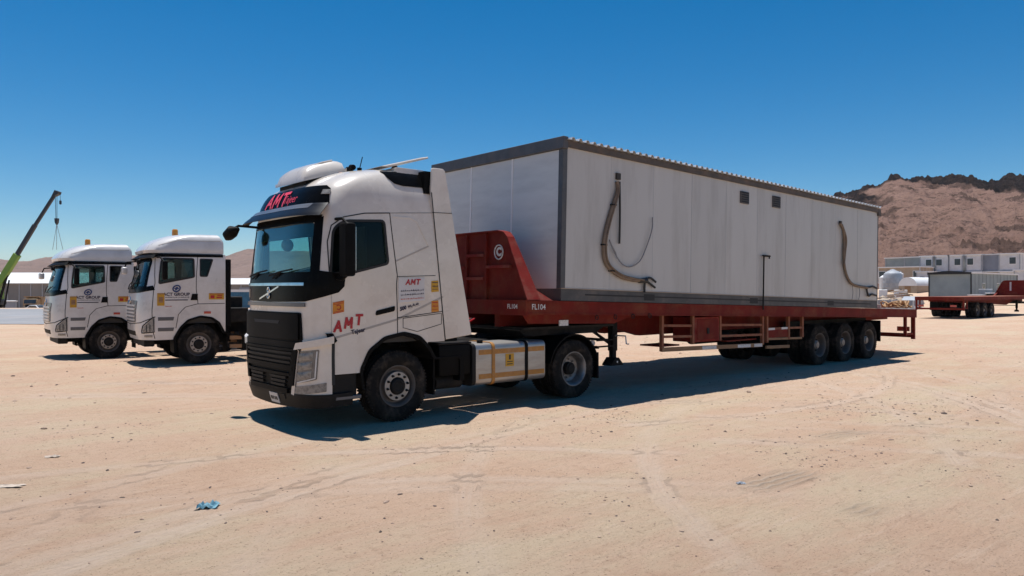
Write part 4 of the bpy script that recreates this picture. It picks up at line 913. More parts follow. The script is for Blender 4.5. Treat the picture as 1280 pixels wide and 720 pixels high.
for sgn_ in (-1, 1):
    y1 = sgn_ * 1.25; y0 = sgn_ * 0.60; ya, yb = min(y0, y1), max(y0, y1)
    tk = build('fuel_tank', MB().prism(rpoly([(ya, 0.40), (yb, 0.40), (yb, 1.07), (ya, 1.07)], 0.10, 6), 'x', 1.42, 2.95), 'aluminium', T, smooth=35)
    build('tank_end', MB().prism(rpoly([(ya - 0.004, 0.396), (yb + 0.004, 0.396), (yb + 0.004, 1.074), (ya - 0.004, 1.074)], 0.10, 6), 'x', 1.37, 1.44), 'grey_plastic', tk)
    for x, m_ in ((1.80, 'orange_tape'), (2.52, 'black_plastic')):
        build('tank_strap', MB().prism(rpoly([(ya - 0.012, 0.388), (yb + 0.012, 0.388), (yb + 0.012, 1.082), (ya - 0.012, 1.082)], 0.11, 6), 'x', x - 0.03, x + 0.03), m_, tk)
    for z in (0.93, 0.54):
        for xa, xb in ((1.50, 1.765), (1.835, 2.485), (2.555, 2.93)):
            build('reflective_tape', MB().box(xa, xb, y1 - 0.004, y1 + 0.004, z - 0.04, z + 0.04), 'orange_tape', tk)
    build('tank_label', MB().box(2.06, 2.24, y1 - 0.005, y1 + 0.005, 0.67, 0.88), 'yellow_sticker', tk)
    build('label_marks', MB().box(2.09, 2.21, y1 - 0.007, y1 + 0.007, 0.70, 0.715).box(2.09, 2.21, y1 - 0.007, y1 + 0.007, 0.74, 0.755).box(2.13, 2.17, y1 - 0.007, y1 + 0.007, 0.78, 0.86), 'olive', tk)
    build('tank_cap', MB().cyl((1.62, sgn_ * 1.12, 1.06), (1.62, sgn_ * 1.12, 1.11), 0.05, 16), 'black_plastic', tk)
    build('rear_mudguard', arch_band(3.7, 0.52, 0.60, 0.625, min(sgn_ * 0.62, sgn_ * 1.24), max(sgn_ * 0.62, sgn_ * 1.24), 12, 168), 'black_plastic', T)
    build('mud_flap', MB().box(4.31, 4.34, min(sgn_ * 0.64, sgn_ * 1.22), max(sgn_ * 0.64, sgn_ * 1.22), 0.30, 0.78), 'black_plastic', T)
build('work_lamp', MB().lathe([(-0.03, 0), (-0.03, 0.05), (0.02, 0.05), (0.03, 0)], 16, (4.45, -0.95, 0.93)), 'sign_white', T)
build('lamp_bar', MB().box(4.42, 4.48, -1.1, 1.1, 0.83, 0.88), 'chassis', T)
wheel(T, (0, -1.245, 0.517), 'steer'); wheel(T, (0, 1.245, 0.517), 'steer', True)
for x in (3.69,):
    wheel(T, (x, -1.235, 0.517), 'drive'); wheel(T, (x, -0.895, 0.517), 'trailer'); wheel(T, (x, 1.235, 0.517), 'drive', True); wheel(T, (x, 0.895, 0.517), 'trailer', True)

# ================================================================== red flatbed trailer (deck runs nose-high)
def zd(x): return 1.743 - 0.027 * (x - 3.21)
def partw(name, mb, m_, root, **k):
    return build(name, mb, m_, root, loc=(-root.location.x, -root.location.y, -root.location.z), **k)
L = thing('flatbed_trailer', 'long red flatbed semi trailer carrying a pale grey portable cabin', 'trailer', (2.45, 1.25, 0))
YN, YF = -0.12, 2.90
for y0, y1 in ((YN, YN + 0.12), (YF - 0.12, YF)):
    mb = MB()
    xs_ = [2.45, 6, 10, 14, 18.3]
    for a, b_ in zip(xs_[:-1], xs_[1:]): mb.box(a, b_, y0, y1, -0.235, 0, zd)
    r_ = partw('side_rail', MB().box(2.45, 18.3, y0, y1, -0.235, 0, zd), 'red_paint', L, bevel=0.006)
    yo = y0 - 0.012 if y0 < 1 else y1 + 0.012
    build('rail_lip', MB().box(2.45, 18.3, min(yo, y0), max(yo, y0), -0.045, -0.003, zd), 'red_paint', r_)
    build('rail_lip', MB().box(2.45, 18.3, min(yo, y0), max(yo, y0), -0.245, -0.215, zd), 'red_paint', r_)
k = 0
for x in np.arange(2.6, 18.3, 0.62):
    partw('deck_plank', MB().box(x, min(x + 0.612, 18.28), YN + 0.122, YF - 0.122, -0.05, -0.004, zd), 'rust_red', L); k += 1
for x in np.arange(2.9, 18.2, 0.9):
    partw('cross_member', MB().box(x - 0.04, x + 0.04, YN + 0.122, YF - 0.122, -0.20, -0.052, zd), 'red_paint', L)
partw('front_beam', MB().box(2.40, 2.449, YN, YF, -0.26, 0, zd), 'red_paint', L)
for y in (0.75, 1.75):
    prof = [(2.5, zd(2.5) - 0.205), (18.2, zd(18.2) - 0.205), (18.2, 1.02), (6.3, 0.98), (5.0, 1.27), (2.5, 1.29)]
    partw('main_beam', MB().prism(prof, 'y', y - 0.07, y + 0.07), 'red_paint', L)
# neck underside and side skirt near the tractor
partw('neck_skirt', MB().prism([(2.47, 1.52), (5.3, 1.44), (4.75, 1.30), (2.6, 1.36)], 'y', 0.02, 0.06), 'red_paint', L)
partw('neck_plate', MB().box(2.6, 4.9, 0.16, 2.34, 1.245, 1.285), 'dark_metal', L)
partw('coupler_box', MB().prism([(2.55, 1.24), (4.7, 1.24), (4.45, 1.13), (2.7, 1.13)], 'y', 0.22, 2.28), 'chassis', L)
# headboard: a standing wall with a raked near edge, ribs and a round mark
zb = zd(2.5)
hbp = [(YN + 0.02, zb), (0.42, 2.84), (0.52, 2.93), (0.68, 2.965), (2.10, 2.965), (2.26, 2.93), (2.36, 2.84), (YF - 0.02, zb)]
hb = partw('headboard', MB().prism(hbp, 'x', 2.50, 2.535), 'red_paint', L)
fl = MB(); 
for a, b_ in zip(hbp[:-1], hbp[1:]):
    va, vb = Vector((0, a[0], a[1])), Vector((0, b_[0], b_[1])); nn = (vb - va).cross(Vector((1, 0, 0))).normalized() * -0.02
    if nn.z < 0: nn = -nn
    P = [(2.44, *va[1:]), (2.74 if a[1] < 2 else 2.60, *va[1:]), (2.74 if b_[1] < 2 else 2.60, *vb[1:]), (2.44, *vb[1:])]
    fl.add(P + [tuple(Vector(p) + nn) for p in P], [(3, 2, 1, 0), (4, 5, 6, 7), (0, 1, 5, 4), (1, 2, 6, 5), (2, 3, 7, 6), (3, 0, 4, 7)])
build('flange', fl, 'red_paint_b', hb)
build('gusset', MB().add([(2.54, YN + 0.03, zb + 0.003), (3.05, YN + 0.03, zd(3.05) + 0.003), (2.54, 0.12, zb + 0.32), (2.54, 0.06, zb + 0.003), (3.05, 0.06, zd(3.05) + 0.003), (2.54, 0.17, zb + 0.32)], [(0, 1, 2), (5, 4, 3), (0, 3, 4, 1), (1, 4, 5, 2), (2, 5, 3, 0)]), 'red_paint_b', hb)
for y in (1.04, 1.62): build('rib', MB().box(2.455, 2.499, y - 0.03, y + 0.03, zb + 0.005, 2.94), 'red_paint', hb)
for (y0, y1, z) in ((1.075, 1.585, 2.56), (1.075, 1.585, 2.14), (0.36, 1.005, 2.345), (1.655, 2.2, 2.345)):
    build('rib', MB().box(2.44, 2.499, y0, y1, z - 0.025, z + 0.025), 'red_paint_b', hb)
ring = MB().tube([(2.492, 0.70 + 0.115 * math.cos(t), 2.60 + 0.125 * math.sin(t)) for t in np.linspace(0, 2 * math.pi, 25)], 0.012, 6); build('round_mark', ring, 'white_letter', hb)
build('round_mark', flat_text('C', 0.20, (2.499, 0.70, 2.60), (0, -1, 0), (0, 0, 1), 0.004, bold=0.012), 'white_letter', hb, smooth=0)
partw('lettering', flat_text('FL104', 0.11, (2.40, 0.22, zd(2.4) - 0.115), (0, -1, 0), (0, 0, 1), 0.004, bold=0.002), 'white_letter', L, smooth=0)
partw('lettering', flat_text('FL104', 0.13, (2.68, YN, zd(2.7) - 0.115), (1, 0, -0.027), (0, 0, 1), 0.016, bold=0.002), 'white_letter', L, smooth=0)
partw('side_plate', MB().box(3.30, 3.52, 0.0, 0.018, 1.30, 1.40), 'white_letter', L)
for k_ in range(4):
    partw('tie_ring', MB().tube([(4.1 + k_ * 0.5 + 0.04 * math.cos(t), YN - 0.03, zd(4) - 0.29 + 0.04 * math.sin(t)) for t in np.linspace(0, 2 * math.pi, 13)], 0.008, 6), 'dark_metal', L)
# landing legs
for y in (0.35, 2.15):
    lg = partw('landing_leg', MB().box(5.01, 5.15, y - 0.07, y + 0.07, 0.75, 1.36), 'chassis', L, bevel=0.01)
    build('inner_leg', MB().box(5.03, 5.13, y - 0.05, y + 0.05, 0.55, 0.80), 'chassis', lg)
    build('foot', MB().prism([(4.91, 0.47), (5.25, 0.47), (5.25, 0.495), (5.13, 0.62), (5.03, 0.62), (4.91, 0.495)], 'y', y - 0.12, y + 0.12), 'chassis', lg)
    build('bolt', MB().cyl((5.08, y - 0.125, 0.54), (5.08, y - 0.11, 0.54), 0.02, 8), 'galvanised', lg)
partw('leg_brace', MB().bar((5.08, 0.35, 0.95), (5.08, 2.15, 0.95), 0.05).bar((5.02, 0.35, 0.88), (4.47, 0.6, 1.3), 0.05), 'chassis', L)
for z in (0.86, 0.98): partw('side_bar', MB().bar((4.47, 0.2, z), (5.01, 0.2, z), 0.03), 'chassis', L)
partw('crank', MB().tube([(5.08, 0.28, 1.05), (5.08, 0.02, 1.05), (5.08, 0.0, 0.90), (5.08, -0.06, 0.90)], 0.014, 8), 'galvanised', L)
# side rack with tool locker
YR = 0.0
def ztop(x): return zd(x) - 0.24
for x, zb_ in ((6.15, 0.70), (7.17, 0.80), (8.15, 0.83), (9.86, 0.66), (10.05, 0.70), (11.02, 0.74), (11.68, 0.76)):
    partw('rack_post', MB().box(x - 0.035, x + 0.035, YR - 0.035, YR + 0.035, zb_, ztop(x)), 'rust_red', L, bevel=0.005)
for (xa, xb, za, zb_, m_) in ((6.19, 7.13, 1.215, 1.185, 'rust_red'), (6.19, 7.13, 0.99, 0.965, 'rust_red'), (8.19, 9.82, 1.165, 1.12, 'rust_red'), (8.19, 9.82, 0.925, 0.895, 'rust_red'),
                              (10.09, 11.65, 1.02, 1.0, 'rust_red'), (10.09, 11.65, 0.78, 0.74, 'timber')):
    partw('rack_rail', MB().bar((xa, YR, za), (xb, YR, zb_), 0.045, 0.05), m_, L)
bb = partw('bottom_bar', MB().bar((6.12, YR - 0.02, 0.735), (9.82, YR - 0.02, 0.655), 0.05, 0.085), 'timber', L)
for t0, t1, m_ in ((0.36, 0.50, 'white_letter'), (0.72, 0.86, 'white_letter'), (0.90, 0.99, 'sign_white')):
    a = Vector((6.12, YR - 0.048, 0.735)); b_ = Vector((9.82, YR - 0.048, 0.655)); build('reflective_tape', MB().bar(a.lerp(b_, t0), a.lerp(b_, t1), 0.004, 0.07), m_, bb)
lk = partw('tool_locker', MB().box(7.22, 8.10, YR - 0.03, 0.55, 0.83, 1.36), 'red_paint_b', L, bevel=0.012)
build('locker_door', MB().box(7.28, 8.04, YR - 0.042, YR - 0.0305, 0.88, 1.31), 'red_paint', lk, bevel=0.004)
build('locker_latch', MB().box(7.62, 7.70, YR - 0.06, YR - 0.043, 1.0, 1.12), 'dark_metal', lk)
wr = partw('spare_rack', MB().box(10.10, 10.98, YR - 0.02, YR + 0.0, 0.80, 1.02), 'red_paint', L)
build('reflective_tape', MB().box(10.10, 10.38, YR - 0.026, YR - 0.0205, 0.985, 1.035).box(10.68, 10.96, YR - 0.026, YR - 0.0205, 0.985, 1.035), 'sign_white', wr)
partw('bottom_bar', MB().bar((10.02, YR - 0.01, 0.59), (11.05, YR - 0.01, 0.565), 0.04, 0.07), 'timber', L)
for x in (6.5, 8.8, 9.4): partw('rack_shelf', MB().box(x - 0.3, x + 0.3, 0.05, 0.6, 0.78, 0.81), 'red_paint', L)
partw('air_tank', MB().cyl((8.3, 0.85, 0.85), (9.6, 0.85, 0.85), 0.16, 18), 'chassis', L)
# axles and wheels
for x in (12.62, 14.02, 15.42):
    partw('axle', MB().cyl((x, 0.1, 0.52), (x, 2.7, 0.52), 0.075, 14), 'chassis', L)
    partw('spring', MB().box(x - 0.55, x + 0.55, 0.66, 0.74, 0.62, 0.70).box(x - 0.35, x + 0.35, 0.66, 0.74, 0.55, 0.62).box(x - 0.06, x + 0.06, 0.6, 0.8, 0.4, 1.05), 'chassis', L)
    for y, rt in ((0.0, False), (0.345, False), (2.78, True), (2.435, True)):
        wheel(L, (x - 2.45, y - 1.25, 0.517), 'trailer', rt)
partw('axle_guard', MB().box(11.7, 16.2, 0.45, 0.5, 0.95, 1.12), 'chassis', L)
# tail
for y in (YN + 0.06, YF - 0.06):
    partw('tail_post', MB().box(18.19, 18.29, y - 0.05, y + 0.05, 0.43, ztop(18.2)), 'red_paint', L, bevel=0.006)
    partw('tail_post', MB().box(17.62, 17.70, y - 0.04, y + 0.04, 0.55, ztop(17.7)), 'red_paint', L, bevel=0.006)
    partw('tail_rail', MB().bar((17.7, y, 0.60), (18.19, y, 0.60), 0.06), 'red_paint', L)
partw('tail_beam', MB().box(18.301, 18.36, YN, YF, -0.25, 0.0, zd), 'red_paint', L)
partw('underrun_bar', MB().box(18.2, 18.28, YN + 0.12, YF - 0.12, 0.48, 0.60), 'red_paint', L)
for y in (0.25, 2.25): partw('tail_light', MB().box(18.285, 18.33, y - 0.18, y + 0.18, 0.66, 0.80), 'red_reflector', L)
partw('mud_flap', MB().box(16.15, 16.18, 0.02, 0.66, 0.45, 1.05), 'black_plastic', L)
# tangle of rope on the tail of the trailer
r = random.Random(4); P = []
for i in range(120):
    t = i * 0.42; P.append((17.75 + 0.33 * math.cos(t) * r.uniform(0.6, 1.05) + 0.25 * math.sin(i * 0.05), 0.25 + 0.33 * math.sin(t) * r.uniform(0.6, 1.1), zd(17.75) + 0.05 + 0.22 * abs(math.sin(i * 0.11)) * r.random()))
tag(build('rope_coil', MB().tube(P, 0.022, 6), 'rope', smooth=60), 'tangled tan rope heaped on the tail of the red trailer', 'rope')
for (x, y, s, h, lb) in ((16.6, 0.35, 0.5, 0.12, 'pale timber offcut lying on the trailer behind the cabin'), (17.0, 0.7, 0.35, 0.17, 'short stubby pale timber block on the trailer near rope coil')):
    o = build('timber_block', MB().box(-s / 2, s / 2, -0.08, 0.08, 0, h), 'paper_pale', bevel=0.008); o.location = (x, y, zd(x) + 0.008); o.rotation_euler = (0, R(1.55), 0.3 * s); tag(o, lb, 'timber')

# ================================================================== portable cabin on the trailer
CL, CW = 12.42, 3.95
C0 = thing('portable_cabin', 'long pale grey panelled portable cabin riding on the red trailer', 'cabin', (3.21, YN, zd(3.21) + 0.008))
C0.rotation_euler = (0, math.atan(0.027), 0)
bs = build('base_frame', MB().box(0, CL, -0.004, 0.10, 0, 0.205).box(0, CL, CW - 0.10, CW + 0.004, 0, 0.205).box(0, 0.1, 0.10, CW - 0.10, 0, 0.205).box(CL - 0.1, CL, 0.10, CW - 0.10, 0, 0.205), 'cabin_base', C0)
for x in (2.4, 6.1, 9.7): build('fork_pocket', MB().box(x - 0.16, x + 0.16, -0.008, -0.005, 0.04, 0.16), 'seam', bs)
build('base_channel', MB().box(0.6, CL - 0.4, -0.007, -0.0045, 0.10, 0.125), 'seam', bs)
build('floor_slab', MB().box(0.1, CL - 0.1, 0.1, CW - 0.1, 0.12, 0.2), 'cabin_base', C0)
build('base_cap', MB().box(0.0, CL, -0.014, 0.05, 0.2055, 0.218), 'camp_tan', bs)
pw = CL / 10
for k in range(10):
    for y, s in ((0.0, 1), (CW, -1)):
        x0 = k * pw + (0.10 if k == 0 else 0.004); x1 = (k + 1) * pw - (0.03 if k == 9 else 0.004)
        dy = 0.0015 * ((k * 7) % 3)
        build('wall_panel', MB().box(x0, x1, min(y + s * dy, y + s * 0.05), max(y + s * dy, y + s * 0.05), 0.2065, 2.70), 'cabin_panel', C0, bevel=0.003)
for k in range(3):
    y0, y1 = [(0.11, 1.36), (1.368, 2.63), (2.638, CW - 0.107)][k]
    for x, s in ((0.0, 1), (CL, -1)):
        build('wall_panel', MB().box(min(x, x + s * 0.05), max(x, x + s * 0.05), y0, y1, 0.2065, 2.65), 'cabin_panel_skylit', C0, bevel=0.003)
build('wall_lining', MB().box(0.055, CL - 0.055, 0.055, 0.065, 0.21, 2.7).box(0.055, CL - 0.055, CW - 0.065, CW - 0.055, 0.21, 2.7).box(0.055, 0.065, 0.066, CW - 0.066, 0.21, 2.7).box(CL - 0.065, CL - 0.055, 0.066, CW - 0.066, 0.21, 2.7), 'seam', C0)
for k in range(1, 10):
    build('joint_strip', MB().box(k * pw - 0.004, k * pw + 0.004, 0.004, 0.03, 0.21, 2.70), 'tank_grey', C0)
for y in (1.364, 2.634):
    build('joint_cover', MB().box(-0.008, 0.0, y - 0.018, y + 0.018, 0.21, 2.65), 'roof_white', C0)
for x, y in ((0, 0), (0, CW), (CL, 0), (CL, CW)):
    x0, x1 = (-0.012, 0.098) if x == 0 else (CL - 0.028, CL + 0.012); y0, y1 = (-0.006, 0.105) if y == 0 else (CW - 0.105, CW + 0.006)
    build('corner_post', MB().box(x0, x1, y0, y1, 0.2075, 2.72), 'cabin_trim', C0, bevel=0.004)
build('front_fascia', MB().box(-0.05, 0.07, -0.05, CW + 0.05, 2.655, 2.865), 'cabin_trim', C0, bevel=0.006)
build('rear_fascia', MB().box(CL - 0.07, CL + 0.08, -0.05, CW + 0.05, 2.60, 2.80), 'cabin_fascia', C0, bevel=0.006)
for y0, y1 in ((-0.045, 0.02), (CW - 0.02, CW + 0.045)): build('side_fascia', MB().box(0.071, CL - 0.071, y0, y1, 2.69, 2.80), 'cabin_fascia', C0)
# corrugated roof sheet: trapezoid ribs run across the cabin
V = []; pit = 0.18; x = 0.02
while x < CL - 0.02:
    V += [(x, 2.808), (x + 0.085, 2.808), (x + 0.10, 2.853), (x + 0.15, 2.853)]; x += pit
V = [v for v in V if v[0] < CL]; nv = len(V); mb = MB()
mb.add([(a, -0.10, z) for a, z in V] + [(a, CW + 0.10, z) for a, z in V] + [(a, -0.10, z + 0.006) for a, z in V] + [(a, CW + 0.10, z + 0.006) for a, z in V],
       [(i, i + 1, nv + i + 1, nv + i)[::-1] for i in range(nv - 1)] + [(2 * nv + i, 2 * nv + i + 1, 3 * nv + i + 1, 3 * nv + i) for i in range(nv - 1)] + [(i, i + 1, 2 * nv + i + 1, 2 * nv + i) for i in range(nv - 1)] + [(nv + i, nv + i + 1, 3 * nv + i + 1, 3 * nv + i)[::-1] for i in range(nv - 1)])
build('roof_sheet', mb, 'galvanised', C0, smooth=0)
for xa, za in ((5.50, 2.52), (6.84, 2.56)):
    vt = build('vent', MB().box(xa - 0.01, xa + 0.31, -0.03, 0.0, za - 0.26, za + 0.01), 'cabin_trim', C0)
    for q in range(5): build('louvre', MB().prism([(-0.045, za - 0.235 + q * 0.05), (-0.031, za - 0.20 + q * 0.05), (-0.031, za - 0.232 + q * 0.05)], 'x', xa + 0.01, xa + 0.29), 'vent_brown', vt)
pp = MB().tube([(6.42, -0.05, -0.1), (6.42, -0.05, 1.10), (6.42, -0.05, 1.13)], 0.018, 8); pz = build('standpipe', pp, 'dark_metal', C0)
build('tap', MB().tube([(6.38, -0.05, 1.14), (6.68, -0.05, 1.14)], 0.022, 8).tube([(6.65, -0.05, 1.16), (6.65, -0.05, 1.08)], 0.016, 8), 'dark_metal', pz)
def spl(P, n=6):
    out = []; P = [Vector(p) for p in P]
    for i in range(len(P) - 1):
        a, b_, c_, d_ = P[max(i - 1, 0)], P[i], P[i + 1], P[min(i + 2, len(P) - 1)]
        for k in range(n):
            t = k / n; out.append(0.5 * ((2 * b_) + (-a + c_) * t + (2 * a - 5 * b_ + 4 * c_ - d_) * t * t + (-a + 3 * b_ - 3 * c_ + d_) * t ** 3))
    return out + [P[-1]]
def wall(P, y=-0.035):                          # world x,z measured on the cabin side -> cabin coordinates
    return [((x - 3.21), y - 0.012 * (i % 2), z - zd(x)) for i, (x, z) in enumerate(P)]
k_ = lambda P: [(-5.895 + (x + 5.895) * 0.987, 1.94 + (z - 1.94) * 0.987) for x, z in P]
def cable(P, r_, m_, y=-0.035): build('cable', MB().tube(spl(wall(k_(P), y)), r_, 8), m_, C0, smooth=60)
build('cable_outlet', MB().box(1.36, 1.47, -0.04, 0.0, 2.28, 2.40), 'vent_brown', C0)
cable([(4.72, 3.97), (4.72, 3.77), (4.50, 3.24), (4.37, 2.79), (4.45, 2.42), (4.79, 2.2), (5.2, 2.12), (5.5, 2.11)], 0.036, 'cable_tan')
cable([(4.74, 3.9), (4.70, 3.7), (4.52, 3.2), (4.40, 2.8), (4.48, 2.44), (4.80, 2.23), (5.2, 2.15), (5.5, 2.12)], 0.018, 'cable_tan', -0.07)
cable([(4.79, 3.97), (4.80, 3.4), (4.815, 2.80)], 0.020, 'cable_black')
cable([(5.78, 3.36), (5.75, 3.1), (5.60, 2.75), (5.42, 2.5), (5.2, 2.38), (4.95, 2.39), (4.75, 2.55), (4.52, 2.86)], 0.011, 'cable_grey')
cable([(4.52, 2.86), (4.6, 2.75), (4.72, 2.62), (4.74, 2.52)], 0.007, 'cable_grey')
for P in ([(5.42, 2.10), (5.60, 2.14), (5.75, 2.16), (5.9, 2.08)], [(5.42, 2.10), (5.6, 2.10), (5.75, 2.04), (5.88, 1.97)], [(5.42, 2.10), (5.55, 2.09), (5.57, 1.97), (5.56, 1.88)]): cable(P, 0.022, 'cable_black')
build('cable_knot', MB().tube(wall(k_([(5.40, 2.10), (5.62, 2.11)])), [0.045, 0.05], 8), 'cable_black', C0)
for x_, z_ in ((4.62, 3.52), (4.38, 2.76), (4.60, 2.28)):
    (cx_, cz_), = k_([(x_, z_)]); build('cable_clip', MB().box(cx_ - 3.21 - 0.05, cx_ - 3.21 + 0.05, -0.085, -0.002, cz_ - zd(cx_) - 0.012, cz_ - zd(cx_) + 0.012), 'dark_metal', C0)
build('cable_outlet', MB().box(10.10, 10.20, -0.04, 0.0, 2.18, 2.26), 'vent_brown', C0)
cable([(13.56, 3.70), (13.72, 3.5), (13.80, 3.2), (13.76, 2.9), (13.85, 2.5), (14.05, 2.2), (14.4, 2.06), (15.0, 2.0), (15.2, 1.98)], 0.036, 'cable_tan')
cable([(13.62, 3.66), (13.84, 3.3), (13.82, 2.9), (13.74, 2.6)], 0.024, 'cable_tan', -0.06)
for P in ([(15.1, 1.99), (15.35, 2.0), (15.55, 2.02), (15.78, 1.96)], [(15.15, 1.97), (15.25, 1.76), (15.5, 1.80), (15.75, 1.76)]): cable(P, 0.026, 'cable_black')
for x in (14.3, 14.7): cable([(x, 2.05), (x + 0.02, 1.85), (x - 0.01, 1.66)], 0.009, 'cable_grey')

# ================================================================== the two parked tractor units
PSI = -6.0
def place(o, x, y, psi):
    a = R(psi); o.location = (x - 1.25 * math.sin(a), y + 1.25 * math.cos(a), 0); o.rotation_euler = (0, 0, a)
B = thing('tractor_unit', 'white tractor unit with ACT GROUP door, parked between its twin and the AMT truck', 'truck', group='white tractor units parked side by side')
S_ = Surf([(0.66, -1.38, 1.22, 0.42), (0.90, -1.44, 1.25, 0.42), (1.4, -1.45, 1.25, 0.42), (1.95, -1.40, 1.25, 0.42), (2.3, -1.32, 1.245, 0.42), (2.72, -1.20, 1.235, 0.42), (2.86, -1.16, 1.225, 0.42)], lambda z: 0.66)
RF = Surf([(2.875, -1.25, 1.20, 0.46), (2.95, -1.27, 1.21, 0.46), (3.02, -1.235, 1.205, 0.46), (3.10, -1.165, 1.20, 0.48), (3.18, -1.06, 1.185, 0.5), (3.25, -0.93, 1.165, 0.52), (3.31, -0.78, 1.13, 0.55), (3.355, -0.62, 1.08, 0.56), (3.385, -0.42, 1.0, 0.55), (3.40, -0.2, 0.86, 0.5)], lambda z: 0.62 - max(0, z - 3.2) * 0.6)
zb_ = [0.66, 0.78, 0.9, 1.1, 1.4, 1.7, 1.95, 2.1, 2.3, 2.5, 2.72, 2.86]
WB = rpoly([(-1.08, 1.98), (1.08, 1.98), (1.02, 2.70), (-1.02, 2.70)], 0.07); DB = rpoly([(-0.955, 2.09), (-0.12, 2.265), (-0.13, 2.735), (-0.86, 2.735), (-0.90, 2.66)], 0.04)
QB = rpoly([(0.03, 2.285), (0.20, 2.285), (0.34, 2.73), (0.03, 2.735)], 0.03)
AB = rpoly([(-0.60, 0.3), (-0.62, 0.70), (-0.47, 0.98), (-0.28, 1.17), (0.03, 1.265), (0.33, 1.22), (0.52, 1.08), (0.66, 0.80), (1.2, 0.7), (1.2, 0.3)], 0.05)
cuts = [S_.solid([1.0, 1.5, 1.95, 2.3, 2.72, 2.82], inset=0.06), MB().prism(WB, 'x', -2, -0.75), MB().prism(DB, 'y', -1.6, -1.0), MB().prism(DB, 'y', 1.0, 1.6), MB().prism(QB, 'y', -1.6, -1.0), MB().prism(QB, 'y', 1.0, 1.6),
        MB().prism(AB, 'y', -2, 2), MB().box(-1.02, 0.9, -0.95, 0.95, 0.5, 1.05)]
sh = boolean(mesh_of(S_.solid(zb_)), [mesh_of(c_) for c_ in cuts]); sh.name = 'cab_b'; sh.materials.clear(); finish(sh, 30)
build('cab', sh, 'white_paint_b', B)
build('roof_fairing', S_ and RF.solid([2.875, 2.95, 3.02, 3.10, 3.18, 3.25, 3.31, 3.355, 3.385, 3.40]), 'white_paint_b', B, smooth=30)
build('roof_gap', MB().prism([(-1.0, 2.861), (0.62, 2.861), (0.62, 2.874), (-1.0, 2.874)], 'y', -1.12, 1.12), 'seam', B)
for k in (-1, 1): build('roof_crease', RF.ribbon([('x' if k < 0 else 'X', -0.95, 3.07), ('x' if k < 0 else 'X', -0.5, 3.20), ('x' if k < 0 else 'X', 0.55, 3.22)], 0.02, 0.004), 'seam_crease_shade', B)  # crease shade painted along the roof side
build('roof_black_strip', S_.patch([('X', 0.6, 2.79), ('X', 0.6, 2.855), ('y', 0, 2.855), ('x', 0.6, 2.855), ('x', 0.6, 2.79), ('y', 0, 2.76)], off=0.01, thick=0.02), 'black_plastic', B)  # black strip round the cab top, below the roof fairing
build('interior', MB().box(-1.1, 0.55, -1.12, 1.12, 1.06, 1.2).box(0.42, 0.55, -1.12, 1.12, 1.2, 2.8), 'interior', B)
build('dashboard', MB().prism([(-1.27, 1.7), (-1.25, 1.93), (-0.95, 1.9), (-0.8, 1.75), (-0.85, 1.4), (-1.2, 1.4)], 'y', -1.08, 1.08), 'interior', B)
for yy in (-0.6, 0.6):
    st = build('seat', MB().box(-0.35, 0.15, yy - 0.24, yy + 0.24, 1.45, 1.6), 'interior_pale', B, bevel=0.04)
    build('backrest', MB().prism([(0.1, 1.6), (0.22, 1.6), (0.32, 2.45), (0.22, 2.47)], 'y', yy - 0.22, yy + 0.22), 'interior_pale', st, bevel=0.04)
build('steering_wheel', MB().tube([(-0.68 + 0.1 * math.cos(t), -0.6 + 0.23 * math.sin(t), 1.95 + 0.2 * math.cos(t)) for t in np.linspace(0, 2 * math.pi, 25)], 0.018, 8), 'interior', B)
build('windshield', S_.patch(sy([(p[0] * 1.01, p[1]) for p in WB]), off=-0.01, thick=0.008), 'far_glass', B)
build('windshield_trim', S_.ribbon(sy(WB), 0.09, 0.004, closed=True), 'black_gloss', B)
build('cowl', S_.patch([('X', -1.05, 1.93), ('X', -1.09, 2.04), ('y', 1.0, 1.99), ('y', 0, 1.97), ('y', -1.0, 1.99), ('x', -1.09, 2.04), ('x', -1.05, 1.93), ('y', -0.9, 1.86), ('y', 0, 1.84), ('y', 0.9, 1.86)], off=0.012, thick=0.02), 'black_gloss', B)
build('sun_visor', S_.patch([('X', -0.98, 2.70), ('X', -0.98, 2.84), ('y', 0, 2.86), ('x', -0.98, 2.84), ('x', -0.98, 2.70), ('y', 0, 2.70)], off=lambda q, z: 0.03 + (2.86 - z) / 0.16 * 0.14, thick=0.02), 'black_plastic', B)
for y0, y1 in ((0.85, 0.15), (0.0, -0.75)): build('wiper', MB().tube([S_.pt(S_.qy(y, z), z, 0.03) for y, z in ((y0, 1.95), ((y0 + y1) / 2, 2.06), (y1, 2.13))], 0.013, 6), 'black_plastic', B)
gb = build('grille', S_.patch(sy([(-0.72, 1.10), (0.72, 1.10), (0.80, 1.66), (-0.80, 1.66)]), off=0.012, thick=0.02, r=0.04), 'visor_grey', B)
for z in (1.17, 1.26, 1.35, 1.44, 1.53): build('grille_slat', S_.patch(sy([(-0.70, z - 0.022), (0.70, z - 0.022), (0.71, z + 0.022), (-0.71, z + 0.022)]), off=0.035, thick=0.03), 'white_paint_b', gb)
build('front_emblem', MB().tube([S_.pt(S_.qy(0.13 * math.cos(t), 1.66 + 0.09 * math.sin(t)), 1.66 + 0.09 * math.sin(t), 0.03) for t in np.linspace(0, 2 * math.pi, 21)], 0.015, 6), 'chrome', B)
build('bumper_slot', S_.patch(sy([(-0.62, 0.76), (0.62, 0.76), (0.66, 0.88), (-0.66, 0.88)]), off=0.006, thick=0.02), 'black_plastic', B)
build('bumper_seam', S_.ribbon([('X', -1.04, 1.25), ('y', 1.0, 1.10), ('y', 0, 1.04), ('y', -1.0, 1.10), ('x', -1.04, 1.25)], 0.022, 0.004), 'seam', B)
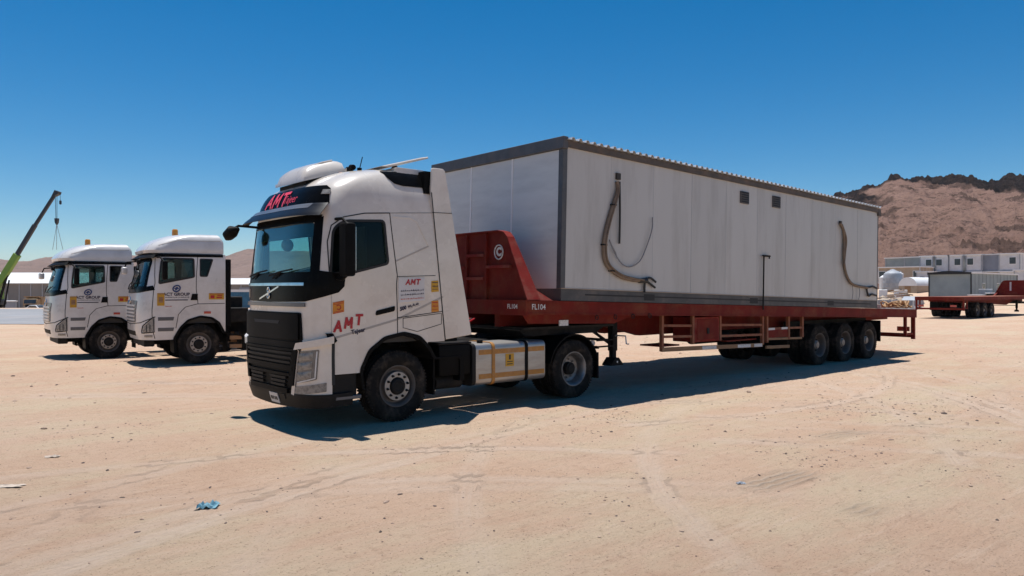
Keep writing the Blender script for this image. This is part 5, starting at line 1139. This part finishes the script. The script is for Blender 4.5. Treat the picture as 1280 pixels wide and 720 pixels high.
build('lower_beam', MB().box(-1.25, -1.0, -0.9, 0.9, 0.48, 0.66), 'dark_metal', B, bevel=0.02)
for sg, k in (('x', -1), ('X', 1)):
    P = [(sg, x, z) for x, z in DB]; build('door_window', S_.patch(P, off=-0.02, thick=0.008), 'far_glass' if sg == 'x' else 'clear_glass', B); build('window_rubber', S_.ribbon(P, 0.04, 0.004, closed=True), 'seam', B)
    P = [(sg, x, z) for x, z in QB]; build('quarter_window', S_.patch(P, off=-0.02, thick=0.008), 'side_glass', B); build('window_rubber', S_.ribbon(P, 0.03, 0.004, closed=True), 'seam', B)
    hl = build('headlight', S_.patch([(sg, -1.28, 1.00), (sg, -1.09, 1.21), (sg, -1.08, 0.90), (sg, -1.29, 0.86)], off=0.012, thick=0.02, r=0.02), 'headlight_lens', B)
    build('headlight_frame', S_.ribbon([(sg, -1.30, 1.02), (sg, -1.075, 1.25), (sg, -1.065, 0.87), (sg, -1.31, 0.84)], 0.025, 0.018, closed=True), 'seam', hl)
    for t in (-1.225, -1.155): build('lamp_divider', S_.ribbon([(sg, t, 1.05), (sg, t, 0.88)], 0.02, 0.018), 'seam', hl)
    build('fog_light', S_.patch([(sg, -1.26, 0.735), (sg, -1.10, 0.735), (sg, -1.10, 0.79), (sg, -1.26, 0.79)], off=0.012, thick=0.015), 'headlight_lens', B)
    build('door_seam', S_.ribbon([(sg, -1.02, 2.78), (sg, -1.045, 2.1), (sg, -1.045, 0.70)], 0.016, 0.003), 'seam', B)
    build('door_seam', S_.ribbon([(sg, -0.03, 2.79), (sg, -0.025, 1.56)], 0.016, 0.003), 'seam', B)
    build('arch_crease', S_.ribbon([(sg, -0.56, 0.95), (sg, -0.50, 1.30), (sg, -0.33, 1.49), (sg, -0.05, 1.565), (sg, 0.64, 1.575)], 0.016, 0.003), 'seam', B)
    build('door_handle', S_.patch([(sg, -0.21, 1.665), (sg, -0.035, 1.665), (sg, -0.035, 1.83), (sg, -0.17, 1.83)], off=0.012, thick=0.02), 'black_plastic', B)
    build('side_marker', S_.patch([(sg, 0.12, 1.31), (sg, 0.29, 1.31), (sg, 0.29, 1.37), (sg, 0.12, 1.37)], off=0.012, thick=0.015), 'red_reflector', B)
    for z in (1.22, 0.95): build('step', S_.patch([(sg, -0.98, z - 0.07), (sg, -0.62, z - 0.07), (sg, -0.60, z + 0.02), (sg, -0.98, z + 0.02)], off=0.006, thick=0.01), 'visor_grey', B)
    build('wheel_arch', MB().prism([(p[0], p[1]) for p in AB[:-2]] + [((p[0] - 0.03) * 0.9 + 0.03, (p[1] - 0.5) * 0.93 + 0.5) for p in AB[:-2]][::-1], 'y', min(k * 0.75, k * 1.262), max(k * 0.75, k * 1.262)), 'black_plastic', B)
    ym = k * 1.48; mi = build('mirror', MB().box(-0.93, -0.80, ym - 0.10, ym + 0.10, 2.18, 2.66), 'black_plastic', B, bevel=0.04, seg=2)
    build('mirror_arm', MB().tube([(-1.0, k * 1.22, 2.76), (-0.95, k * 1.36, 2.76), (-0.88, ym, 2.64)], 0.022, 8), 'black_plastic', mi)
    fm = build('front_mirror', MB().box(-1.50, -1.36, 1.14, 1.42, 2.36, 2.56) if k > 0 else MB().box(-1.44, -1.34, -1.12, -0.96, 2.58, 2.70), 'white_paint_b' if k > 0 else 'black_plastic', B, bevel=0.05, seg=3)
    if k > 0: build('mirror_arm', MB().tube([(-1.12, 1.18, 2.72), (-1.36, 1.28, 2.70), (-1.44, 1.27, 2.5)], 0.02, 8), 'black_plastic', fm)
    build('side_tank', MB().prism(rpoly([(min(k * 0.62, k * 1.2), 0.45), (max(k * 0.62, k * 1.2), 0.45), (max(k * 0.62, k * 1.2), 1.0), (min(k * 0.62, k * 1.2), 1.0)], 0.08), 'x', 1.5, 2.6), 'dark_metal', B)
    for z in (0.66, 0.43): build('guard_beam', MB().box(0.78, 2.9, k * 1.22 - 0.03, k * 1.22 + 0.03, z - 0.05, z + 0.05), 'timber', B)
    build('mud_flap', MB().box(0.70, 0.73, k * 0.98 - 0.22, k * 0.98 + 0.22, 0.3, 0.85), 'black_plastic', B)
    build('rail', MB().box(-1.0, 5.2, k * 0.42 - 0.04, k * 0.42 + 0.04, 0.78, 1.04), 'chassis', B)
    for x in (3.2, 4.55):
        wheel(B, (x, k * 1.22, 0.517), 'trailer', k > 0)
    build('rear_mudguard', arch_band(3.87, 0.55, 0.60, 0.62, min(k * 0.65, k * 1.24), max(k * 0.65, k * 1.24), 20, 160), 'black_plastic', B)
build('air_intake', MB().box(0.69, 0.82, -1.18, -0.85, 0.95, 2.75), 'black_plastic', B, bevel=0.02)
build('exhaust_stack', MB().box(0.69, 0.80, 0.85, 1.18, 0.95, 2.75), 'black_plastic', B, bevel=0.02)
build('engine', MB().box(-0.95, 1.0, -0.42, 0.42, 0.5, 1.05), 'chassis', B)
build('gear_rack', MB().box(0.85, 1.35, -0.9, 0.9, 1.05, 1.45).box(0.9, 1.3, -0.5, 0.2, 1.45, 1.75), 'dark_metal', B, bevel=0.02)
build('fifth_wheel', MB().cyl((3.87, 0, 1.1), (3.87, 0, 1.18), 0.46, 28), 'dark_metal', B)
for k in range(4): build('air_hose', MB().tube([(0.75, -0.3 + 0.2 * k, 1.9), (1.0, -0.28 + 0.2 * k, 1.5), (1.4, -0.3 + 0.18 * k, 1.3), (2.2, -0.1 + 0.08 * k, 1.15)], 0.025, 6), ('blue_paint', 'cable_black')[k % 2], B)
build('axle', MB().cyl((0, -0.95, 0.52), (0, 0.95, 0.52), 0.09, 14), 'chassis', B)
wheel(B, (0, -1.245, 0.517), 'steer_b'); wheel(B, (0, 1.245, 0.517), 'steer_b', True)
bc = build('beacon', MB().lathe([(-0.09, 0.0), (-0.09, 0.078), (0.06, 0.074), (0.09, 0.055), (0.09, 0)], 20), 'beacon', B)
bc.location = (-0.42, -0.35, 3.46); bc.rotation_euler = (R(90), 0, 0)
build('beacon_base', MB().lathe([(-0.13, 0), (-0.13, 0.088), (-0.091, 0.088), (-0.091, 0)], 20), 'black_plastic', bc)
# door marks
rg = MB().tube([S_.pt(S_.qx(-0.545 + 0.085 * math.cos(t), 1.97), 1.965 + 0.078 * math.sin(t), 0.006) for t in np.linspace(0, 2 * math.pi, 25)], 0.018, 6); build('door_emblem', rg, 'navy_ink', B)
build('door_emblem', S_.rects([(-0.055, 0.055, -0.012, 0.016), (-0.02, 0.035, 0.016, 0.04), (-0.035, 0.01, -0.04, -0.012)], -0.545, 1.965, 0.006), 'navy_ink', B, smooth=0)
build('lettering', S_.text('ACT GROUP', 0.112, -0.545, 1.815, 0.006, bold=0.004), 'ink', B, smooth=0)
build('lettering', S_.rects(squiggle(0.54, 0.05, 8, 21), -0.545, 1.74, 0.006), 'ink', B, smooth=0)
build('lettering', S_.rects([(-0.27, 0.27, -0.012, 0.012)], -0.545, 1.672, 0.006), 'ink', B, smooth=0)
build('lettering', S_.rects(squiggle(0.14, 0.04, 3, 22), -0.74, 1.51, 0.006), 'red_reflector', B, smooth=0)
yb_ = build('yellow_badge', S_.patch(sx([(-1.0, 1.53), (-0.83, 1.53), (-0.83, 1.85), (-1.0, 1.85)]), off=0.007, thick=0.004), 'yellow_sticker', B)
build('badge_marks', S_.rects([(-0.08, 0.08, 0.13, 0.15), (-0.05, 0.05, -0.08, 0.06)], -0.915, 1.69, 0.0085), 'timber', yb_, smooth=0)
ob_ = build('orange_badge', S_.patch(sx([(0.24, 1.68), (0.62, 1.68), (0.62, 1.845), (0.24, 1.845)]), off=0.007, thick=0.004), 'yellow_sticker', B)
build('badge_marks', S_.rects([(-0.17, 0.17, 0.055, 0.07), (-0.15, -0.05, -0.05, 0.03), (0.0, 0.14, -0.045, -0.01), (0.02, 0.14, 0.01, 0.035)], 0.43, 1.76, 0.0085), 'red_letter', ob_, smooth=0)
place(B, 0.58, 10.64, PSI)
B2 = copy_tree(B); place(B2, -0.60, 14.94, -2.5); B2.location.z = -0.105
for w_ in [c_ for c_ in B2.children if c_.name.startswith('wheel') and not c_.name.startswith('wheel_arch') and abs(c_.location.x) < 0.1]: w_.rotation_euler.z += R(7)
B2['label'] = 'outer white tractor unit with ACT GROUP door, farther from the AMT truck than its twin'

# ================================================================== background right: second trailer, camp
def y_at(px, x):
    u = (px - 640) / 936; dx = F_.x + R_.x * u; dy = F_.y + R_.y * u; return C_.y + (x - C_.x) / dx * dy
x0, y0 = from_px(1205, 48.5)
L2 = copy_tree(L, skip=('lettering', 'round_mark', 'wheel_nut', 'tie_ring', 'side_plate'))
L2.location = (x0 + 15.91, y0 + 1.65, gz_at(x0 + 5, y0) - 0.31); L2.rotation_euler = (0, R(-1.55), math.pi)
_h2 = [c_ for c_ in L2.children if c_.name.startswith('headboard')][0]; build('white_stripe', MB().box(2.537, 2.545, 0.95, 1.07, 2.15, 2.85), 'sign_white', _h2)
L2['label'] = 'empty red flatbed trailer standing in front of the site cabins'
def cabin(name, label, cat, x0, x1, y0, y1, z0, h, wallm, roofm='roof_white', wins=(), group=None, trim='seam', base=None, win_face='x', gable=0.0):
    """site cabin; wins are (centre along face, z, w, h) on the face towards the yard"""
    t = thing(name, label, cat, ((x0 + x1) / 2, (y0 + y1) / 2, z0), 0, group); hx_, hy_ = (x1 - x0) / 2, (y1 - y0) / 2
    build('walls', MB().box(-hx_, hx_, -hy_, hy_, 0, h), wallm, t)
    build('roof', MB().prism([(-hy_ - 0.15, h + 0.004), (hy_ + 0.15, h + 0.004), (hy_ + 0.15, h + 0.16), (0, h + 0.16 + gable), (-hy_ - 0.15, h + 0.16)], 'x', -hx_ - 0.2, hx_ + 0.2), roofm, t)
    for sx_, sy_ in ((-1, -1), (-1, 1), (1, -1)): build('corner_post', MB().box(sx_ * hx_ - 0.06, sx_ * hx_ + 0.06, sy_ * hy_ - 0.06, sy_ * hy_ + 0.06, 0.0, h - 0.002), trim, t)
    build('floor_beam', MB().box(-hx_ - 0.03, hx_ + 0.03, -hy_ - 0.03, hy_ + 0.03, 0.0, 0.14), trim, t)
    n_p = max(2, int(2 * hx_ / 1.2))
    for i in range(1, n_p): build('panel_joint', MB().box(-hx_ + i * 2 * hx_ / n_p - 0.02, -hx_ + i * 2 * hx_ / n_p + 0.02, -hy_ - 0.01, -hy_ - 0.002, 0.15, h - 0.01), trim, t)
    for (face, c_, z, w, hh_) in wins:
        if face == 'x':
            wd = build('window', MB().box(-hx_ - 0.03, -hx_ + 0.02, c_ - (y0 + y1) / 2 - w / 2, c_ - (y0 + y1) / 2 + w / 2, z, z + hh_), 'roof_white', t)
            build('pane', MB().box(-hx_ - 0.045, -hx_ - 0.032, c_ - (y0 + y1) / 2 - w / 2 + 0.07, c_ - (y0 + y1) / 2 + w / 2 - 0.07, z + 0.07, z + hh_ - 0.07), 'window_dark', wd)
        else:
            wd = build('window', MB().box(c_ - (x0 + x1) / 2 - w / 2, c_ - (x0 + x1) / 2 + w / 2, -hy_ - 0.03, -hy_ + 0.02, z, z + hh_), 'roof_white', t)
            build('pane', MB().box(c_ - (x0 + x1) / 2 - w / 2 + 0.07, c_ - (x0 + x1) / 2 + w / 2 - 0.07, -hy_ - 0.045, -hy_ - 0.032, z + 0.07, z + hh_ - 0.07), 'window_dark', wd)
    return t
XC = 122.0
G = 'stacked site cabins below the hill'
def wx(px_, x=XC): return ('x', y_at(px_, x), 0.95, 0.95, 1.1)
for (pa_, pb_, x, m_, w, lb) in (
        (1275, 1249, XC, 'camp_white', (1266,), 'white upper site cabin with one window beside the grey walled one'),
        (1248.5, 1227.5, XC + 0.7, 'camp_grey', (), 'grey windowless upper site cabin set back between two white ones'),
        (1227, 1208, XC, 'camp_white', (1213,), 'white upper site cabin with one window beyond the grey walled one'),
        (1203, 1186.5, XC, 'camp_white', (1197,), 'white upper site cabin with one window, third along from grey one'),
        (1186, 1170, XC, 'camp_white', (1174,), 'white upper site cabin with one window, fourth along from grey one'),
        (1166, 1150.5, XC, 'camp_white', (1161,), 'white upper site cabin at the end of the windowed row'),
        (1150, 1131, XC + 2, 'camp_blue', (), 'pale blue upper site cabin next to the windowed row'),
        (1130.5, 1107, XC + 3, 'camp_blue', (), 'pale blue upper site cabin at the outer end of the row')):
    ya, yb2 = y_at(pa_, x), y_at(pb_, x)
    cabin('site_cabin', lb, 'cabin', x, x + 6, ya, yb2, 4.72, 2.45, m_, wins=[wx(q, x) for q in w], group=G, trim='tank_grey')
    cabin('site_cabin', lb.replace('upper', 'ground floor').replace('with one window ', '').replace('with one window, ', '').replace('windowed row', 'stacked row'), 'cabin', x + 0.02, x + 6, ya + 0.01, yb2 - 0.01, 2.0, 2.55, 'camp_white' if m_ == 'camp_white' else 'camp_tan', group=G, trim='tank_grey')
cabin('site_cabin', 'tan single storey site cabin with white roof beside the water tanks', 'cabin', XC - 8, XC - 3, y_at(1150, XC - 8), y_at(1098, XC - 8), 2.9, 2.4, 'camp_tan', wins=[('x', y_at(q, XC - 8), 0.9, 1.1, 1.0) for q in (1146, 1103, 1122)], trim='camp_white')
# grey-blue cabin nearer the yard
xa = 88.0; ya, yb2 = y_at(1214, xa), y_at(1161.5, xa)
cabin('site_cabin', 'long grey blue site cabin with black trimmed gable behind the empty trailer', 'cabin', xa, xa + 16, ya, yb2, 0.7, 3.05, 'camp_blue', roofm='roof_white', trim='seam', gable=0.15,
      wins=[('y', xa + q, 1.0, 1.0, 1.0) for q in (4.0, 9.0, 12.5)])
gt = build('gable_trim', MB().prism([(ya - 0.1, 3.68), (yb2 + 0.1, 3.68), (yb2 + 0.1, 3.9), ((ya + yb2) / 2, 4.08), (ya - 0.1, 3.9)], 'x', xa - 0.3, xa - 0.21), 'seam')
_p = [o for o in bpy.data.objects if o.get('label', '').startswith('long grey blue site')][0]; gt.parent = _p; gt.location = (-_p.location.x, -_p.location.y, -_p.location.z)
# tanks, barrier, timber heaps
tx, ty = from_px(1116, 104); tz = gz_at(tx, ty)
wt = thing('water_tank', 'round grey blue water tank beside the white dome roofed store', 'tank', (tx, ty, tz)); bo = MB(); 
tk_ = [(r_, z) for r_, z in ((0, 0), (1.15, 0), (1.2, 0.1), (1.2, 2.2), (1.1, 2.5), (0.6, 2.85), (0.3, 2.95), (0, 2.95))]
def lathe_z(prof, n=24):
    mb = MB(); m_ = len(prof)
    for j in range(n):
        a = 2 * math.pi * j / n; mb.v += [(r_ * math.cos(a), r_ * math.sin(a), z) for r_, z in prof]
    for j in range(n):
        for i in range(m_ - 1): mb.f.append((j * m_ + i, ((j + 1) % n) * m_ + i, ((j + 1) % n) * m_ + i + 1, j * m_ + i + 1))
    return mb
build('tank_body', lathe_z(tk_), 'tank_grey', wt); build('tank_stand', MB().box(-1.3, 1.3, -1.3, 1.3, -0.5, -0.002), 'dark_metal', wt)
for z in (0.6, 1.2, 1.8): build('tank_hoop', lathe_z([(1.2, z - 0.04), (1.235, z - 0.04), (1.235, z + 0.04), (1.2, z + 0.04)]), 'tank_grey', wt)
build('tank_lid', lathe_z([(0, 2.95), (0.32, 2.95), (0.32, 3.05), (0, 3.1)]), 'roof_white', wt)
for i, (px_, D, h) in enumerate(((1108, 106, 2.2), (1121, 107, 2.6))):
    tx, ty = from_px(px_, D); t2 = thing('water_tank', ('short pale water tank left of the round grey one', 'pale water tank tucked behind the round grey one')[i].replace('left of', 'standing next to'), 'tank', (tx, ty, gz_at(tx, ty)))
    build('tank_body', lathe_z([(0, 0), (0.9, 0), (0.9, h - 0.3), (0.5, h), (0, h)]), 'camp_white', t2); build('tank_lid', lathe_z([(0, h), (0.3, h), (0.3, h + 0.1), (0, h + 0.12)]), 'tank_grey', t2)
# dome-roofed store
tx, ty = from_px(1138, 100); st_ = thing('dome_store', 'low store with a white rounded roof beside the water tank', 'store', (tx, ty, gz_at(tx, ty)), R(-12))
pr = [(-1.3, 0.9)] + [(-1.3 * math.cos(t), 0.9 + 1.15 * math.sin(t)) for t in np.linspace(0.05, math.pi - 0.05, 14)] + [(1.3, 0.9)]
build('dome_roof', MB().prism(pr, 'x', -0.6, 4.5), 'roof_white', st_); build('walls', MB().box(-0.55, 4.4, -1.28, 1.28, -0.3, 0.898), 'camp_tan', st_); build('door', MB().box(-0.6, -0.556, -0.4, 0.4, 0.0, 0.85), 'timber', st_)
# concrete barrier blocks
for i in range(6):
    px_ = 1101 + i * 9.0; tx, ty = from_px(px_, 76 - i * 0.6); o = build('concrete_barrier', MB().prism([(-0.4, 0), (0.4, 0), (0.3, 0.25), (0.14, 0.45), (0.11, 0.95), (-0.11, 0.95), (-0.14, 0.45), (-0.3, 0.25)], 'x', -0.36, 0.36), 'concrete', bevel=0.02)
    o.location = (tx, ty, gz_at(tx, ty) - 0.05); o.rotation_euler = (0, 0, R(-42)); tag(o, 'grey concrete barrier block in the row behind the trailer tail', 'barrier', 'concrete barriers in a row')
r = random.Random(9)
for i in range(16):
    px_ = r.uniform(1100, 1136); D = r.uniform(84, 95); tx, ty = from_px(px_, D); a = r.uniform(0, 3.1); ln = r.uniform(1.2, 3.0); z = gz_at(tx, ty) + r.uniform(0.1, 1.5)
    o = build('timber_beam', MB().bar((-ln / 2, 0, 0), (ln / 2, 0, r.uniform(-0.3, 0.3)), 0.18, 0.14), ('timber', 'camp_tan', 'paper_pale')[i % 3]); o.location = (tx, ty, z); o.rotation_euler = (0, 0, a)
    tag(o, 'loose timber beam in the heap below the water tanks', 'timber', 'timber heap below the tanks')
for i in range(9):
    px_ = r.uniform(1100, 1138); D = r.uniform(85, 95); tx, ty = from_px(px_, D); mb = MB(); rock_mesh(mb, 0, 0, 0, r.uniform(0.5, 0.9), r); o = build('rubble_block', mb, 'camp_tan', smooth=0); o.location = (tx, ty, gz_at(tx, ty) + 0.2)
    tag(o, 'tan lump of rubble under the loose timber beams', 'rubble', 'rubble under the timber heap')
tx, ty = from_px(1141, 82); o = build('tarpaulin', MB().prism([(-2.2, 0), (2.4, 0), (1.2, 0.6), (-0.4, 0.95), (-1.2, 0.75)], 'x', -0.8, 0.8), 'tank_grey', bevel=0.05); o.location = (tx, ty, gz_at(tx, ty)); o.rotation_euler = (0, 0, R(-80)); tag(o, 'grey blue tarpaulin heap beside the grey blue site cabin', 'tarpaulin')
for (pa_, pb_, x, z0_, lb) in ((1160, 1146, 108.0, 1.9, 'narrow white site cabin wedged between the dome store and long cabin'), (1300, 1268, 112.0, 2.0, 'white single storey site cabin beyond the headboard of the empty trailer')):
    cabin('site_cabin', lb, 'cabin', x, x + 5, y_at(pa_, x), y_at(pb_, x), z0_, 2.5, 'camp_white', trim='tank_grey', wins=[('x', (y_at(pa_, x) + y_at(pb_, x)) / 2, 0.95, 0.8, 1.0)])
for i, (px_, D, s_, lb) in enumerate(((1104, 92, 0.8, 'square pale water cube on the sand below the round tank'), (1126, 90, 0.9, 'dusty pale water cube beside the dome store'))):
    tx, ty = from_px(px_, D); t = thing('water_cube', lb, 'water tank', (tx, ty, gz_at(tx, ty)), 0.4 + i); build('tank_body', MB().box(-s_ * 0.6, s_ * 0.6, -s_ * 0.6, s_ * 0.6, 0.15, 1.2), 'roof_white', t, bevel=0.05)
    for k in (-1, 1): build('skid', MB().box(-s_ * 0.62, s_ * 0.62, k * s_ * 0.45 - 0.08, k * s_ * 0.45 + 0.08, 0, 0.148), 'timber', t)
    build('tank_lid', lathe_z([(0, 1.2), (0.15, 1.2), (0.15, 1.28), (0, 1.3)], 12), 'dark_metal', t)
# clutter between the far trailer and the long cabin
for i, (px_, D, w, h, m_, nm, lb) in enumerate(((1221, 80, 1.6, 0.9, 'camp_white', 'equipment_crate', 'white equipment crate in front of the long cabin windows'), (1232, 82, 1.3, 1.3, 'tank_grey', 'equipment_crate', 'taller grey equipment crate beside the white one'), (1243, 80, 1.5, 1.0, 'dark_metal', 'equipment_crate', 'dark equipment crate beside the taller grey one'))):
    tx, ty = from_px(px_, D); t = thing(nm, lb, 'crate', (tx, ty, gz_at(tx, ty)), 0.3 * i); build('crate_body', MB().box(-w / 2, w / 2, -0.6, 0.6, 0.12, h), m_, t, bevel=0.03); build('crate_lid', MB().box(-w / 2 - 0.04, w / 2 + 0.04, -0.64, 0.64, h + 0.004, h + 0.1), 'roof_white', t)
    for k in (-1, 1): build('skid', MB().box(-w / 2, w / 2, k * 0.45 - 0.08, k * 0.45 + 0.08, 0, 0.118), 'timber', t)

# ================================================================== background left
tx, ty = from_px(-10, 95); cr = thing('mobile_crane', 'mobile crane with green and navy telescopic boom raised over the sheds', 'crane', (tx, ty, gz_at(tx, ty)), R(-40.5))
g0_ = gz_at(tx, ty); ux = lambda px_: (px_ + 10) / 936 * 95; uz = lambda py_: (362 - py_) / 936 * 95 + 1.94 - g0_
pB, pM, pM2, pT = (ux(-12), 0, uz(372)), (ux(22), 0, uz(318)), (ux(44), 0, uz(281)), (ux(70), 0, uz(241))
b1 = build('boom_base', MB().bar(pB, pM, 0.6, 0.8), 'crane_green', cr, bevel=0.05); build('boom_section', MB().bar(tuple(Vector(pM).lerp(Vector(pB), 0.2)), pM2, 0.42, 0.5), 'crane_navy', cr, bevel=0.04)
build('boom_tip', MB().bar(tuple(Vector(pM2).lerp(Vector(pM), 0.2)), pT, 0.32, 0.38), 'crane_navy', cr, bevel=0.03)
build('boom_head', MB().prism([(ux(66), uz(246)), (ux(70), uz(238)), (ux(75), uz(240)), (ux(74), uz(243)), (ux(70), uz(245))], 'y', -0.35, 0.35), 'crane_navy', cr)
for dx_ in (-0.1, 0.12): build('hoist_rope', MB().cyl((ux(70) + dx_, 0, uz(243)), (ux(70.5) + dx_ * 0.6, 0, uz(273)), 0.03, 6), 'cable_black', cr)
hk = build('hook_block', MB().prism([(ux(69), uz(273)), (ux(73), uz(273)), (ux(72.5), uz(278)), (ux(71), uz(281)), (ux(69.5), uz(278))], 'y', -0.2, 0.2), 'crane_navy', cr)
for px_ in (64, 69, 77): build('sling', MB().cyl((ux(71), 0, uz(280)), (ux(px_), 0.3, uz(312)), 0.025, 6), 'cable_grey', hk)
build('fly_rope', MB().cyl((ux(75), 0, uz(241)), (ux(75.5), 0, uz(252)), 0.025, 6), 'cable_black', cr); build('small_hook', lathe_z([(0, 0), (0.14, 0.1), (0.14, 0.5), (0, 0.6)], 10), 'crane_navy', cr, loc=(ux(75.5), 0, uz(256)))
build('lift_ram', MB().cyl((ux(-2), 0, uz(382)), (ux(10), 0, uz(340)), 0.16, 10), 'chassis', cr); build('stay', MB().bar((ux(9), 0.4, uz(350)), (ux(2), 0.4, uz(388)), 0.14), 'chassis', cr)
build('turntable', MB().box(ux(-40), ux(-2), -1.2, 1.2, 1.2, 2.6), 'crane_green', cr, bevel=0.08); build('carrier', MB().box(ux(-90), ux(0), -1.3, 1.3, 0.55, 1.18), 'crane_navy', cr, bevel=0.05)
for i in range(4):
    for k in (-1, 1): build('wheel', MB().lathe([(-0.2, 0.25), (-0.2, 0.55), (0.2, 0.55), (0.2, 0.25)], 18, (ux(-84 + i * 25), k * 1.1, 0.55)), 'rubber', cr)
def shed(label, pxa, pxb, D, eave, ridge, depth):
    xa_, ya_ = from_px((pxa + pxb) / 2, D); w = (pxb - pxa) / 936 * D; t = thing('storage_shed', label, 'shed', (xa_, ya_, gz_at(xa_, ya_)), R(-40.5))
    build('walls', MB().box(-w / 2, w / 2, 0, depth, 0, eave), 'shed_wall', t); n_ = int(w / 2.2)
    for i in range(n_ + 1): build('wall_post', MB().box(-w / 2 + i * w / n_ - 0.08, -w / 2 + i * w / n_ + 0.08, -0.1, -0.005, 0, eave - 0.02), 'tank_grey', t)
    build('roof', MB().prism([(-0.6, eave + 0.004), (depth / 2, ridge), (depth + 0.6, eave + 0.004), (depth + 0.6, eave + 0.14), (depth / 2, ridge + 0.14), (-0.6, eave + 0.14)], 'x', -w / 2 - 0.5, w / 2 + 0.5), 'shed_roof', t)
    build('door', MB().box(-w * 0.2 - 1.8, -w * 0.2 + 1.8, -0.14, -0.105, 0, eave - 0.6), 'camp_grey', t)
    return t
shed('long low shed with a broad white roof behind the parked car', -120, 140, 150, 5.3, 7.6, 18)
shed('low shed with a narrow white roof beyond the blue container', 262, 420, 165, 5.2, 6.6, 14)
tx, ty = from_px(300, 100); t = thing('shipping_container', 'deep blue shipping container standing beyond the parked tractor units', 'container', (tx, ty, gz_at(tx, ty)), R(-38))
build('body', MB().box(-3, 3, -1.2, 1.2, 0, 2.59), 'blue_paint', t); 
for i in range(20): build('corrugation', MB().box(-2.85 + i * 0.3, -2.70 + i * 0.3, -1.235, -1.205, 0.15, 2.45), 'blue_paint', t)
for i in range(2): build('corner_post', MB().box((-3.05, 2.93)[i], (-2.93, 3.05)[i], -1.26, -1.14, 0, 2.6), 'blue_paint', t)
build('white_band', MB().box(-2.9, 1.6, -1.25, -1.2, 2.42, 2.75), 'camp_white', t)
tx, ty = from_px(4, 118); cabin('guard_hut', 'small grey hut with a flat white roof below the crane boom', 'hut', tx - 1.5, tx + 1.5, ty - 1.8, ty + 1.4, gz_at(tx, ty) - 0.2, 2.0, 'camp_grey', trim='tank_grey', wins=[('x', ty, 0.9, 0.8, 0.8)])
# tan dump truck facing the yard
tx, ty = from_px(41, 132); t = thing('dump_truck', 'dusty tan dump truck parked in front of the long shed', 'truck', (tx, ty, gz_at(tx, ty)), R(-30))
build('cab', MB().prism([(-1.1, 0.8), (-1.15, 1.6), (-0.95, 2.5), (0.6, 2.5), (0.6, 0.8)], 'x', -1.1, 1.1), 'dump_yellow', t, bevel=0.06)
build('windshield', MB().prism([(-1.17, 1.68), (-0.99, 2.38), (-0.97, 2.38), (-1.15, 1.68)], 'x', -0.95, 0.95), 'window_dark', t); build('bumper', MB().box(-1.15, 1.15, -1.3, -1.11, 0.5, 0.95), 'dump_yellow', t)
build('tipper', MB().prism([(0.7, 1.1), (5.2, 1.1), (5.6, 2.7), (0.4, 2.9), (-0.6, 2.95), (-0.6, 2.8), (0.4, 2.7)], 'x', -1.2, 1.2), 'dump_yellow', t); build('grille', MB().box(-0.7, 0.7, -1.19, -1.12, 1.0, 1.5), 'black_plastic', t)
for y in (-0.2, 3.4, 4.6):
    for k in (-1, 1): build('wheel', MB().tube([(k * 1.15, y, 0.5), (k * 0.8, y, 0.5)], 0.5, 18), 'rubber', t)
for k in (-1, 1): build('headlight', MB().box(k * 0.85 - 0.15, k * 0.85 + 0.15, -1.2, -1.13, 1.05, 1.25), 'headlight_lens', t)
# white car
tx, ty = from_px(47, 128); t = thing('parked_car', 'white saloon car parked near the dusty dump truck', 'car', (tx, ty, gz_at(tx, ty)), R(-62))
build('body', MB().prism(rpoly([(-2.2, 0.3), (2.2, 0.3), (2.25, 0.75), (1.4, 0.9), (0.7, 1.40), (-0.8, 1.42), (-1.6, 0.98), (-2.2, 0.92)], 0.12), 'y', -0.85, 0.85), 'car_white', t, bevel=0.05)
build('side_window', MB().prism([(1.1, 0.93), (0.62, 1.33), (-0.75, 1.35), (-1.25, 0.98)], 'y', -0.86, 0.86), 'window_dark', t); build('windshield', MB().prism([(1.40, 0.92), (0.74, 1.38), (0.78, 1.40), (1.44, 0.94)], 'y', -0.7, 0.7), 'window_dark', t)
for x in (-1.35, 1.4):
    for k in (-1, 1): build('wheel', MB().cyl((x, k * 0.87, 0.32), (x, k * 0.65, 0.32), 0.32, 16), 'rubber', t)
for k in (-1, 1): build('headlight', MB().box(2.12, 2.27, k * 0.6 - 0.15, k * 0.6 + 0.15, 0.62, 0.76), 'headlight_lens', t)

# ================================================================== dusty air
hzm = bpy.data.materials.new('haze'); hzm.use_nodes = True; nt = hzm.node_tree; nt.nodes.remove(nt.nodes['Principled BSDF'])
pv = nt.nodes.new('ShaderNodeVolumePrincipled'); pv.inputs['Color'].default_value = (0.80, 0.86, 0.95, 1); pv.inputs['Density'].default_value = 0.00007; pv.inputs['Anisotropy'].default_value = 0.2
nt.links.new(pv.outputs[0], nt.nodes['Material Output'].inputs['Volume']); M['haze'] = hzm
hz_o = build('haze', MB().box(-6500, 6500, -6500, 6500, -5, 130), 'haze', kind='stuff', smooth=0); tag(hz_o, 'thin pale dusty air over the desert yard', 'haze')
